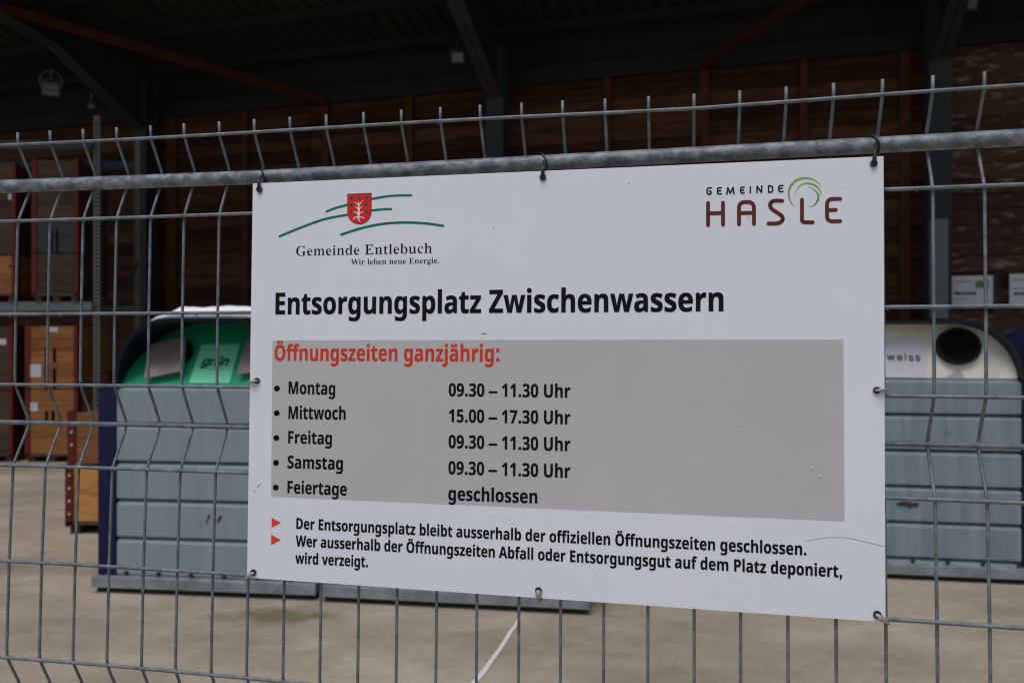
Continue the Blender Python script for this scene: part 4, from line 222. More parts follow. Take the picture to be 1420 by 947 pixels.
from mathutils.geometry import delaunay_2d_cdt
def area(c): return sum(c[i - 1][0] * c[i][1] - c[i][0] * c[i - 1][1] for i in range(len(c))) / 2
def wind(p, cs):
    w_ = 0
    for c in cs:
        for i in range(len(c)):
            (x0, y0), (x1, y1) = c[i - 1], c[i]
            if (y0 <= p[1]) != (y1 <= p[1]):
                s = (x1 - x0) * (p[1] - y0) - (p[0] - x0) * (y1 - y0)
                if y1 > y0 and s > 0: w_ += 1
                elif y1 <= y0 and s < 0: w_ -= 1
    return w_
def fill_curves(contours, offset=0.0):
    """triangles inside a glyph's closed outlines; a negative offset thins the strokes"""
    if not contours: return [], []
    if offset:
        sg_ = 1 if area(max(contours, key=lambda c: abs(area(c)))) > 0 else -1; new = []
        for c in contours:
            q = []
            for i in range(len(c)):
                p0, p1, p2 = Vector(c[i - 1]), Vector(c[i]), Vector(c[(i + 1) % len(c)])
                n1 = Vector((p1.y - p0.y, p0.x - p1.x)).normalized(); n2 = Vector((p2.y - p1.y, p1.x - p2.x)).normalized()
                m = n1 + n2
                m = m / max(m.length_squared / 2, .6) if m.length > .01 else n1
                q.append((p1.x + m.x * offset * sg_, p1.y))
            new.append(q)
        contours = new
    pts = []; ed = []
    for c in contours:
        b = len(pts); pts += [Vector(p) for p in c]; ed += [(b + i, b + (i + 1) % len(c)) for i in range(len(c))]
    vo, _, fo, _, _, _ = delaunay_2d_cdt(pts, ed, [], 0, 1e-6)
    fs = []
    for f in fo:
        cx = sum(vo[i].x for i in f) / len(f); cy = sum(vo[i].y for i in f) / len(f)
        if wind((cx, cy), contours): fs.append(list(f))
    return [(v.x, v.y) for v in vo], fs

def clean(c):
    out = []
    for p in c:
        if not out or (abs(p[0] - out[-1][0]) + abs(p[1] - out[-1][1])) > .004: out.append(p)
    while len(out) > 2 and abs(out[0][0] - out[-1][0]) + abs(out[0][1] - out[-1][1]) <= .004: out.pop()
    return out

CACHE = {}
def layout(s, font, track=0.0, slant=0.0, offset=0.0):
    x = 0; vs = []; fs = []
    for ch in s:
        g = font.get(ch) or SANS[ch]; off_ = offset if ch in font else 0; key = (id(font), ch, off_)
        if key not in CACHE: CACHE[key] = fill_curves([clean(c) for c in g[1]], off_)
        gv, gf = CACHE[key]; b = len(vs)
        vs += [(px + x + py * slant, py) for px, py in gv]; fs += [[i + b for i in f] for f in gf]
        x += g[0] + track
    return vs, fs

def lettering(name, s, M, P, p0, p1, cap, material, parent, font=SANS, bold=.012, lift=.0003, track=0.0, slant=0.0, capem=.509, y0=0.0, LM=None):
    """letters on the plane y=y0 of world frame M; p0,p1: photo pixels of the baseline's ends; cap: cap height there"""
    vs, fs = layout(s, font, track, slant, min(bold, 0))
    # heavier strokes: the outline laid down several times, a hair apart
    if bold > 0: sh = [(0, 0), (bold, bold * .6), (-bold, bold * .6), (bold, -bold * .6), (-bold, -bold * .6), (bold, 0), (-bold, 0)]
    else: sh = [(0, 0)]
    n0 = len(vs); f0 = fs
    vs = [(x + a, y + b, k) for k, (a, b) in enumerate(sh) for x, y in vs]
    fs = [[i + n0 * k for i in f] for k in range(len(sh)) for f in f0]
    xs = [v[0] for v in vs]; x0, x1 = min(xs), max(xs); bv_ = max(bold, 0) * .6
    a = on_plane(M, *p0, y0); b = on_plane(M, *p1, y0); top = on_plane(M, p0[0], p0[1] - cap, y0)
    ux = (b - a) / (x1 - x0); uz = Vector((0, 1)) * ((top - a).length / (capem + 2 * bv_))
    bv = []
    for x, y, k in vs:
        q = a + ux * (x - x0) + uz * (y + bv_)
        v = Vector((q.x, y0 - lift - k * 6e-6, q.y)); bv.append(LM @ v if LM else v)
    return meshobj(name, bv, fs, material, parent)

def strokes(name, polys, M, pmap, material, parent, lift=.0003, y0=0.0, LM=None):
    """round-ended pen strokes: list of point lists (x, y, width) in photo pixels"""
    vs = []; fs = []
    def add(pts):
        b = len(vs); vs.extend(pts); fs.append(list(range(b, b + len(pts))))
    k = 0
    for pts in polys:
        for i in range(len(pts) - 1):
            (xa, ya, wa), (xb, yb, wb) = pts[i], pts[i + 1]
            d = Vector((xb - xa, yb - ya)); 
            if d.length < 1e-6: continue
            n = Vector((-d.y, d.x)).normalized()
            q = [(xa + n.x * wa / 2, ya + n.y * wa / 2), (xb + n.x * wb / 2, yb + n.y * wb / 2), (xb - n.x * wb / 2, yb - n.y * wb / 2), (xa - n.x * wa / 2, ya - n.y * wa / 2)]
            add([(*c, k) for c in q]); k += 1
        for (x, y, wd) in pts:
            if wd > 0.2: add([(x + wd / 2 * math.cos(a * math.pi / 5), y + wd / 2 * math.sin(a * math.pi / 5), k) for a in range(10)]); k += 1
    bv = []
    for x, y, kk in vs:
        q = on_plane(M, *pmap(x, y), y0); v = Vector((q.x, y0 - lift - (kk % 7) * 4e-6, q.y)); bv.append(LM @ v if LM else v)
    return meshobj(name, bv, fs, material, parent)

def patch(name, pts, M, material, parent, lift=.0002, y0=0.0, LM=None, thick=0.0):
    loc = [on_plane(M, x, y, y0) for x, y in pts]
    mb = MB()
    if thick:
        mb.prism([(p.x, p.y) for p in loc], y0 - lift - thick, y0 - lift, LM)
        return mb.build(name, material, parent)
    vs = [Vector((p.x, y0 - lift, p.y)) for p in loc]
    if LM: vs = [LM @ v for v in vs]
    return meshobj(name, vs, [list(range(len(vs)))], material, parent)

# ---------------------------------------------------------------- materials
M_ = {}
M_['galv'] = mat('galvanised_wire', (.115, .136, .148), .58, .3, col2=(.24, .272, .29), nscale=70, bump=.15, bscale=400)
M_['pipe'] = mat('galvanised_pipe', (.125, .145, .155), .55, .3, col2=(.27, .305, .32), nscale=85, bump=.15, bscale=200, stretch=(.7, .7, 1), detail=2.5, lo=.42, hi=.62)
M_['board'] = mat('sign_white', (.79, .812, .875), .38, 0, col2=(.83, .848, .892), nscale=3, bump=.02, bscale=120, spec=.35)
M_['edge'] = mat('sign_edge', (.5, .5, .52), .6)
M_['black'] = mat('black_print', (.0045, .005, .0065), .6, spec=.15)
M_['grey'] = mat('grey_print', (.52, .507, .508), .5, col2=(.555, .54, .538), nscale=4, spec=.3)
M_['orange'] = mat('red_print', srgb(214, 62, 40), .5, spec=.3)
M_['orange2'] = mat('orange_red_print', srgb(236, 70, 44), .5, spec=.3)
M_['teal'] = mat('green_print', srgb(0, 124, 92), .5, spec=.3)
M_['shield'] = mat('red_shield_print', srgb(226, 34, 40), .5, spec=.3)
M_['maroon'] = mat('maroon_outline', srgb(90, 20, 24), .5, spec=.3)
M_['star'] = mat('dark_green_print', srgb(30, 92, 52), .5, spec=.3)
M_['drip'] = mat('faint_dirt', (.60, .60, .62), .6)
M_['white'] = mat('white_print', (.82, .82, .84), .5)
M_['brown'] = mat('brown_print', srgb(100, 42, 28), .5, spec=.3)
M_['swoosh'] = mat('green_arc_print', srgb(112, 160, 52), .5, col2=srgb(158, 200, 84), nscale=30, spec=.3)
M_['tie'] = mat('black_cable_tie', (.018, .018, .02), .4)
M_['strap'] = mat('metal_strap', (.26, .25, .21), .45, .3, col2=(.40, .38, .33), nscale=120)
M_['hole'] = mat('hole_dark', (.006, .005, .004), .9, spec=.08)
M_['dirt'] = mat('dirt', (.12, .09, .05), .9)
M_['scratch'] = mat('scratch', (.32, .28, .24), .8)
M_['navy'] = mat('navy_paint', (.007, .010, .040), .5, 0, col2=(.010, .015, .050), nscale=3, spec=.2)
M_['shelltop'] = mat('dark_shell_paint', (.016, .018, .021), .6, 0, spec=.2, col2=(.022, .025, .028), nscale=4)
M_['hood'] = mat('blackish_navy_paint', (.004, .006, .016), .5, 0, spec=.25, col2=(.006, .009, .022), nscale=3)
M_['greypaint'] = mat('grey_blue_paint', (.222, .262, .292), .5, 0, col2=(.278, .322, .35), nscale=4, bump=.05, bscale=6, stretch=(3, 1, .5), spec=.4, lo=.25, hi=.72)
M_['greypaint2'] = mat('weathered_grey_paint', (.18, .213, .24), .5, 0, col2=(.25, .29, .318), nscale=4, bump=.05, bscale=6, stretch=(4, 1, .4), spec=.4)
M_['green'] = mat('green_paint', (.012, .36, .16), .5, 0, spec=.3, col2=(.02, .40, .19), nscale=3)
M_['cream'] = mat('dirty_white_paint', (.60, .575, .50), .5, 0, col2=(.76, .735, .67), nscale=6, lo=.3, hi=.55)
M_['brownpaint'] = mat('brown_paint', (.10, .05, .025), .45)
M_['sticker_green'] = mat('light_green_sticker', (.19, .78, .46), .6, col2=(.22, .82, .50), nscale=5)
M_['sticker_white'] = mat('white_sticker', (.60, .61, .62), .45, col2=(.66, .67, .69), nscale=8)
M_['rubber'] = mat('brown_rubber', (.25, .20, .19), .75, col2=(.33, .265, .25), nscale=9, bump=.5, bscale=14)
M_['blackrubber'] = mat('black_rubber', (.010, .010, .011), .7, spec=.15)
M_['skirt'] = mat('galvanised_base', (.20, .225, .235), .5, .35, col2=(.33, .35, .355), nscale=9, detail=3)
M_['darkgap'] = mat('dark_foot', (.03, .027, .024), .9)
M_['snow'] = mat('snow', (.92, .925, .94), .7, bump=.3, bscale=30)
M_['sticker_dark'] = mat('dark_logo', (.03, .02, .025), .5)
M_['turq'] = mat('turquoise_logo', (.02, .42, .32), .5)
M_['faint'] = mat('faded_turquoise', (.13, .36, .33), .6)
M_['red'] = mat('red_steel', (.13, .016, .010), .55, 0, spec=.25, col2=(.085, .012, .009), nscale=9)
M_['wood'] = mat('crate_wood', (.21, .078, .028), .8, 0, spec=.15, col2=(.33, .145, .054), nscale=5, stretch=(1, 1, 6), rand=.22, bump=.3, bscale=30)
M_['wood_y'] = mat('yellow_crate_wood', (.60, .29, .085), .7, 0, spec=.2, col2=(.30, .13, .04), nscale=5, stretch=(1, 1, 4), rand=.12, bump=.3, bscale=30, lo=.5, hi=.72)
M_['wood_g'] = mat('weathered_crate_wood', (.05, .030, .020), .8, 0, spec=.15, col2=(.095, .062, .042), nscale=5, stretch=(1, 1, 6), rand=.25)
M_['grebox'] = mat('grey_plastic_box', (.035, .037, .036), .6, 0, spec=.2, col2=(.045, .047, .045), nscale=6)
M_['paper'] = mat('paper_label', (.50, .50, .56), .8)
M_['print'] = mat('faint_print', (.25, .25, .3), .8)
M_['pallet'] = mat('dark_pallet_wood', (.055, .038, .028), .85, col2=(.10, .07, .05), nscale=8)
M_['rack'] = mat('galvanised_rack', (.12, .123, .12), .6, .1, col2=(.16, .163, .16), nscale=20)
M_['steel'] = mat('dark_painted_steel', (.036, .045, .051), .6, 0, spec=.25, col2=(.046, .056, .062), nscale=3)
M_['raftersteel'] = mat('dark_rafter_steel', (.032, .036, .038), .6, 0, spec=.25, col2=(.04, .045, .047), nscale=3)
M_['roofsteel'] = mat('shaded_roof_steel', (.016, .018, .019), .6, 0, spec=.25, col2=(.022, .025, .027), nscale=3)  # darker copy of the steel, with the shade under the roof in its colour
M_['plank'] = mat('stained_plank', (.088, .040, .022), .85, 0, spec=.15, col2=(.036, .017, .010), nscale=2.2, stretch=(1, 1, 7), rand=.5, bump=.4, bscale=12, lo=.42, hi=.7)
M_['plank2'] = mat('rough_plank', (.09, .048, .032), .85, 0, spec=.15, col2=(.32, .26, .21), nscale=4.5, stretch=(1, 1, 3.5), rand=.4, bump=.6, bscale=14, lo=.54, hi=.72)
M_['batten'] = mat('timber_post', (.075, .027, .014), .8, 0, spec=.2, col2=(.11, .04, .02), nscale=6, stretch=(3, 3, .5))
M_['brace'] = mat('red_brown_timber', (.075, .024, .013), .8, spec=.15, col2=(.05, .018, .010), nscale=5)
M_['roof'] = mat('dark_roof_sheet', (.028, .026, .021), .7, 0, spec=.2, col2=(.042, .039, .033), nscale=1.2)
M_['lamp'] = mat('lamp_housing', (.065, .065, .06), .5)
M_['zinc'] = mat('zinc_bolt', (.5, .5, .48), .4, .4)
M_['lampglass'] = mat('lamp_glass', (.13, .135, .135), .3)
M_['cabinet'] = mat('light_grey_cabinet', (.15, .165, .17), .5, col2=(.18, .195, .20), nscale=4)
M_['signwhite'] = mat('white_panel', (.84, .845, .85), .5)
M_['signgreen'] = mat('lime_logo', (.22, .50, .07), .5)

def ground_mat():
    m = bpy.data.materials.new('concrete_yard'); m.use_nodes = True
    t = m.node_tree; b = t.nodes['Principled BSDF']; b.inputs['Roughness'].default_value = .62
    b.inputs['Specular IOR Level'].default_value = .35
    tc = t.nodes.new('ShaderNodeTexCoord')
    def noise(s, d=6, r=.6, st=None):
        n = t.nodes.new('ShaderNodeTexNoise'); n.inputs['Scale'].default_value = s; n.inputs['Detail'].default_value = d; n.inputs['Roughness'].default_value = r
        if st:
            mp = t.nodes.new('ShaderNodeMapping'); mp.inputs['Scale'].default_value = st; mp.inputs['Rotation'].default_value = (0, 0, .35)
            t.links.new(tc.outputs['Object'], mp.inputs[0]); t.links.new(mp.outputs[0], n.inputs['Vector'])
        else: t.links.new(tc.outputs['Object'], n.inputs['Vector'])
        return n.outputs['Fac']
    def ramp(f, p0, c0, p1, c1):
        r = t.nodes.new('ShaderNodeValToRGB'); r.color_ramp.elements[0].position = p0; r.color_ramp.elements[1].position = p1
        r.color_ramp.elements[0].color = (*c0, 1); r.color_ramp.elements[1].color = (*c1, 1); t.links.new(f, r.inputs[0]); return r.outputs[0]
    def mix(a, bb, fac, mode='MIX'):
        x = t.nodes.new('ShaderNodeMixRGB'); x.blend_type = mode
        if hasattr(fac, 'links'): t.links.new(fac, x.inputs[0])
        else: x.inputs[0].default_value = fac
        t.links.new(a, x.inputs[1])
        if isinstance(bb, tuple): x.inputs[2].default_value = (*bb, 1)
        else: t.links.new(bb, x.inputs[2])
        return x.outputs[0]
    base = ramp(noise(1.1, 8, .6), .3, (.37, .31, .232), .7, (.50, .425, .325))
    wet = ramp(noise(.55, 5, .55, (1, 2.2, 1)), .40, (0.55, 0.55, 0.55), .60, (1, 1, 1))
    c = mix(base, wet, .55, 'MULTIPLY')
    pale = ramp(noise(3.2, 9, .72, (1, 2.6, 1)), .60, (0, 0, 0), .78, (1, 1, 1))
    c = mix(c, (.62, .56, .48), pale)
    mott = ramp(noise(7, 8, .75, (1, 2.0, 1)), .34, (.62, .60, .57), .62, (1.12, 1.12, 1.12))
    c = mix(c, mott, .28, 'MULTIPLY')
    big = ramp(noise(1.7, 4, .6, (1, 1.5, 1)), .38, (.70, .68, .65), .56, (1.08, 1.08, 1.08))
    c = mix(c, big, .35, 'MULTIPLY')
    fine = ramp(noise(60, 6, .7), .3, (.82, .82, .82), .7, (1.12, 1.12, 1.12))
    c = mix(c, fine, .6, 'MULTIPLY')
    vo = t.nodes.new('ShaderNodeTexNoise'); vo.inputs['Scale'].default_value = 1.6; vo.inputs['Detail'].default_value = 9; vo.inputs['Roughness'].default_value = .72
    t.links.new(tc.outputs['Object'], vo.inputs['Vector'])
    sb = t.nodes.new('ShaderNodeMath'); sb.operation = 'SUBTRACT'; sb.inputs[1].default_value = .5; t.links.new(vo.outputs['Fac'], sb.inputs[0])
    ab = t.nodes.new('ShaderNodeMath'); ab.operation = 'ABSOLUTE'; t.links.new(sb.outputs[0], ab.inputs[0])
    scr = ramp(ab.outputs[0], .0, (.22, .22, .22), .010, (0, 0, 0))
    c = mix(c, (.66, .60, .51), scr)
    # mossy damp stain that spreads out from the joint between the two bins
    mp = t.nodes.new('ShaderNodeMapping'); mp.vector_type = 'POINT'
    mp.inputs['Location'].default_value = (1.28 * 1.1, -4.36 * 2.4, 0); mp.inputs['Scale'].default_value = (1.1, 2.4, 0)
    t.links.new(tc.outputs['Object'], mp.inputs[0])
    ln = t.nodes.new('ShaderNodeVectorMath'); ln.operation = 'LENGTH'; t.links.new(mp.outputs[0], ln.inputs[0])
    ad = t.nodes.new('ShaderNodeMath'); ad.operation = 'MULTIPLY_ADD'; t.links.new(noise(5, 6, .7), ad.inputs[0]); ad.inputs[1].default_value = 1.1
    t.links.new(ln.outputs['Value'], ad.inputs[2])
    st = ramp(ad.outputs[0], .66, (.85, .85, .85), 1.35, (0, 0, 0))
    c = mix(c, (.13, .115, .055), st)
    t.links.new(c, b.inputs['Base Color'])
    bp = t.nodes.new('ShaderNodeBump'); bp.inputs['Strength'].default_value = .35; bp.inputs['Distance'].default_value = .01
    t.links.new(noise(35, 8, .7), bp.inputs['Height']); t.links.new(bp.outputs[0], b.inputs['Normal'])
    return m

# ---------------------------------------------------------------- yard
g = meshobj('yard', [(-150, -150, 0), (150, -150, 0), (150, 150, 0), (-150, 150, 0)], [[0, 1, 2, 3]], ground_mat())
tag(g, kind='structure')
# the pale sealed joint that runs away from the camera
mb = MB(); pts = [(722, 855), (716, 866), (707, 878), (700, 890), (690, 905), (681, 917), (672, 930), (664, 940), (655, 950), (640, 975), (600, 1040)]
L = []; Rr = []
for i, (x, y) in enumerate(pts):
    Y = EYE * F / (y - PY); p = at(x, y, Y); wd = .007 + .007 * min(1, i / 4) + rnd.uniform(-.002, .002)
    L.append((p.x - wd, p.y, .004)); Rr.append((p.x + wd * rnd.uniform(.8, 1.1), p.y, .004))
n = len(pts); vs = L + Rr
fs = [[i, i + 1, n + i + 1, n + i] for i in range(n - 1)]
o = meshobj('ground_joint', vs, fs, mat('pale_joint', (.74, .74, .75), .8, col2=(.60, .59, .58), nscale=30))
tag(o, kind='structure')

# ---------------------------------------------------------------- storage hall behind
PSI = R(15.8)
HW = empty('storage_hall', (0, 12, 0), -PSI)
tag(HW, 'open storage hall with dark plank wall, steel frames and corrugated roof', 'hall')
def tpx(px): return (px - PX) * 12 / (F * math.cos(PSI) + (px - PX) * math.sin(PSI))
ZT = EYE + 3.83
wall = MB().box(-14, 13, .06, .12, 0, ZT + .9).build('wall', M_['roofsteel'], HW)  # backing blackened: the dark under the roof is put into its colour
ZP = .2
brk = [-14, -10.4, -6.4, -3.4, -.15, 2.8, 5.72, 8.9, 13]
plank_meshes = {}
for bi in range(len(brk) - 1):
    a, b = brk[bi], brk[bi + 1]
    mt = 'plank2' if a >= 5.7 else 'plank'
    for variant in range(3):
        dz = .006 * variant
        mb = MB().box(0, b - a - .01, -.012 - .006 * variant, .05, .0035, ZP - .0035 - dz * .5)
        plank_meshes[(bi, variant)] = mb.build('plank', M_[mt], wall)
    protos = [plank_meshes[(bi, v)] for v in range(3)]
    first = [True] * 3
    rows = int((ZT + .1) / ZP)
    for r in range(rows):
        v = rnd.randrange(3)
        o = protos[v]
        if not first[v]:
            o = o.copy(); COL.objects.link(o); o.parent = wall
        first[v] = False
        o.location = (a + .005, rnd.uniform(-.006, .006), r * ZP)
# timber posts on the wall
for px, wd in ((241, .20), (343, .09), (454, .10), (570, .10), (843, .10), (977, .12), (1114, .10), (1254, .13)):
    t = tpx(px)
    MB().box(t - wd / 2, t + wd / 2, -.075, -.02, 0, ZT + .05).build('timber_post', M_['batten'], HW)
MB().box(-14, 13, -.11, -.02, ZT - .02, ZT + .22).build('wall_plate', M_['roofsteel'], HW)
SL = .11
def roofz(y): return ZT + .62 + SL * (-y)          # underside of the roof at local depth y (towards the camera is negative)
DEPTH = 5.4
for px in (218, 697, 1293):
    t = tpx(px)
    c = MB()
    c.box(t - .13, t + .13, -.42, -.405, 0, ZT + .5); c.box(t - .13, t + .13, -.15, -.135, 0, ZT + .5); c.box(t - .006, t + .006, -.405, -.15, 0, ZT + .5)
    c.build('steel_column', M_['steel'], HW)
    rf = MB()
    yz = [(-.13, roofz(-.13) - .03), (-DEPTH, roofz(-DEPTH) - .03), (-DEPTH, roofz(-DEPTH) - .33), (-2.2, roofz(-2.2) - .36), (-.42, roofz(-.42) - .95), (-.13, roofz(-.13) - .98)]
    def slab(m, x0, x1, poly):
        b = len(m.v); n = len(poly)
        for x in (x0, x1):
            for (y, z) in poly: m.v.append(Vector((x, y, z)))
        m.f.append(list(range(b, b + n))); m.f.append([b + n + i for i in reversed(range(n))])
        for i in range(n): j = (i + 1) % n; m.f.append([b + j, b + i, b + n + i, b + n + j])
    slab(rf, t - .008, t + .008, yz)
    low = yz[2:5]; 
    for i in range(2):
        (ya, za), (yb, zb) = low[i], low[i + 1]
        slab(rf, t - .11, t - .0085, [(ya, za - .014), (yb, zb - .014), (yb, zb), (ya, za)])
        slab(rf, t + .0085, t + .11, [(ya, za - .014), (yb, zb - .014), (yb, zb), (ya, za)])
    slab(rf, t - .11, t + .11, [(-.13, roofz(-.13) - .028), (-DEPTH, roofz(-DEPTH) - .028), (-DEPTH, roofz(-DEPTH) - .014), (-.13, roofz(-.13) - .014)])
    rf.build('rafter', M_['raftersteel'], HW)
for k in range(6):
    y = -.35 - 1.08 * k; z = roofz(y)
    mb = MB().box(-14, 13, y - .004, y + .004, z - .015, z + .13); mb.box(-14, 13, y + .0045, y + .06, z - .015, z - .009)
    mb.build('purlin', M_['roofsteel'], HW)
# corrugated roof sheets, one per metre and a half
per = .25
for k in range(18):
    x0 = -14 + 1.5 * k; prof = []
    for j in range(6):
        x = x0 + j * per
        prof += [(x, 0), (x + .13, 0), (x + .155, .045), (x + .225, .045)]
    prof.append((x0 + 1.5, 0))
    vs = []; fs = []
    for (y) in (.4, -DEPTH - .1):
        for (x, dz) in prof: vs.append((x, y, roofz(y) + .135 + dz))
    m = len(prof)
    for (y) in (.4, -DEPTH - .1):
        for (x, dz) in prof: vs.append((x, y, roofz(y) + .143 + dz))
    for i in range(m - 1):
        fs.append([i, i + 1, m + i + 1, m + i]); fs.append([2 * m + i, 3 * m + i, 3 * m + i + 1, 2 * m + i + 1])
    fs.append([0, m, 3 * m, 2 * m]); fs.append([m - 1, 3 * m - 1, 4 * m - 1, 2 * m - 1][::-1])
    meshobj('roof_sheet', vs, fs, M_['roof'], HW)
# red-brown wind braces
def brace(p, q):
    d = Vector(q) - Vector(p); M = frame(Vector(p), d, Vector((0, 0, 1)))
    MB().box(0, d.length, -.035, .035, -.06, .06, M).build('wind_brace', M_['brace'], HW)
tl = tpx(452); tr = tpx(975)
def hp(px, py, s):
    """hall-local point at local depth y = -s on a photo pixel ray"""
    M = HW_M; q = on_plane(M, px, py, -s); return Vector((q.x, -s, q.y))
HW_M = Matrix.Translation((0, 12, 0)) @ Matrix.Rotation(-PSI, 4, 'Z')
brace(hp(452, 142, .14), hp(-30, 2, 3.2))
brace(hp(972, 92, .14), hp(1160, -30, 2.6))
# end walls out of view, added to keep light from leaking in
for x in (-14.06, 13.0):
    MB().box(x, x + .06, -5.8, .05, 0, ZT + .6).build('added_end_wall', M_['batten'], HW)
# cabinet on the right column
p = hp(1288, 305, .47); q = hp(1313, 442, .47)
cb = empty('column_cabinet', HW_M @ Vector((p.x, -.43, q.z)), -PSI)
tag(cb, 'tall narrow light grey metal cabinet fixed to the right hand steel column', 'cabinet')
MB().box(0, q.x - p.x, -.12, 0, 0, p.z - q.z).build('housing', M_['cabinet'], cb, bevel=.006)
MB().box(.015, q.x - p.x - .015, -.126, -.121, .02, p.z - q.z - .02).build('door', M_['cabinet'], cb)
# info boards on the plank wall
def wallboard(px0, px1, py0, py1, label, l2):
    a = hp(px0, py0, .14); b = hp(px1, py1, .14)
    e = empty('wall_notice', HW_M @ Vector((a.x, -.14, b.z)), -PSI)
    tag(e, label, 'sign', 'notices on the plank wall')
    W = b.x - a.x; H = a.z - b.z
    MB().box(0, W, 0, .03, 0, H).build('panel', M_['signwhite'], e)
    MB().box(W, W + .05, -.01, .12, -.05, H + .03).build('side_frame', M_['steel'], e)
    M = HW_M @ Matrix.Translation((a.x, -.14, b.z))
    return e, M
def blurred_word(x0, x1, y, seed):
    # a bold word too far away and too blurred to be read in the photograph: only its dark strokes
    q = random.Random(seed); s = []; x = x0
    while x < x1:
        s.append([(x, y - q.uniform(1.0, 2.2), 1.0), (x + q.uniform(-.3, .5), y + 1.6, 1.0)])
        if q.random() < .6: s.append([(x, y + q.choice((-1, 1.4)), .8), (x + 1.6, y + q.choice((-1, 1.4)), .8)])
        x += q.uniform(1.5, 2.1)
    strokes('word_marks', s, M, lambda a, b: (a, b), M_['black'], e, lift=.004)
e, M = wallboard(1319, 1377, 383, 426, 'white notice with a lime logo on the plank wall beside the grey cabinet', None)
blurred_word(1324, 1353, 407, 0)
strokes('fine_print', [[(1324, 391, 1.4), (1347, 391, 1.4)], [(1324, 415, .9), (1340, 415, .9)]], M, lambda x, y: (x, y), M_['print'], e, lift=.003)
patch('logo', [(1352, 389), (1371, 389), (1371, 400), (1352, 400)], M, M_['signgreen'], e, lift=.003)
strokes('logo_mark', [[(1355, 398, 1.6), (1359, 391, 1.6), (1363, 398, 1.6)], [(1364, 391, 1.4), (1364, 398, 1.4)]], M, lambda x, y: (x, y), M_['star'], e, lift=.005)
e, M = wallboard(1400, 1462, 380, 424, 'white notice cut off by the right edge, on the plank wall', None)
blurred_word(1406, 1434, 407.5, 3)
strokes('fine_print', [[(1405, 388, 1.4), (1430, 388, 1.4)], [(1405, 401, 1.3), (1411, 401, 1.3)], [(1414, 400, 1.3), (1424, 400, 1.3)]], M, lambda x, y: (x, y), M_['print'], e, lift=.003)
# floodlights under the roof
def floodlight(px, py, Y, w_, label, tilt=0.3, rz=0.0, guard=False):
    p = at(px, py, Y)
    e = empty('floodlight', p, rz); tag(e, label, 'floodlight', 'floodlights under the hall roof')
    Mx = Matrix.Rotation(tilt, 4, 'X')
    h = w_ * .85
    MB().box(-w_ / 2, w_ / 2, -.03, .06, -h / 2, h / 2, Mx, ch=.012).build('housing', M_['lamp'], e)
    MB().box(-w_ * .38, w_ * .38, -.036, -.031, -h * .36, h * .3, Mx).build('lens', M_['lampglass'], e)
    b = MB(); b.tube([(-w_ / 2 - .008, 0, 0), (-w_ / 2 - .008, .02, h * .75), (w_ / 2 + .008, .02, h * .75), (w_ / 2 + .008, 0, 0)], .008, 6)
    b.tube([(0, .02, h * .75), (0, .02, h * .75 + .12)], .012, 6)
    if guard:
        b.tube([(w_ * .62 * math.cos(k * math.pi / 10), -.05, h * .5 + w_ * .62 * math.sin(k * math.pi / 10)) for k in range(20)], .007, 5, closed=True)
    b.build('bracket', M_['lamp'], e)
floodlight(635, 80, 10.9, .18, 'small square floodlight hanging beside the middle rafter')
floodlight(1342, 3, 9.6, .24, 'floodlight at the top edge near the right rafter')
floodlight(71, 124, 9.9, .20, 'large round guarded lamp on the left rafter, farthest left', .6, .5, True)
floodlight(127, 147, 10.8, .085, 'smallest lamp, a pair of spots right of the guarded lamp', .5, .5)

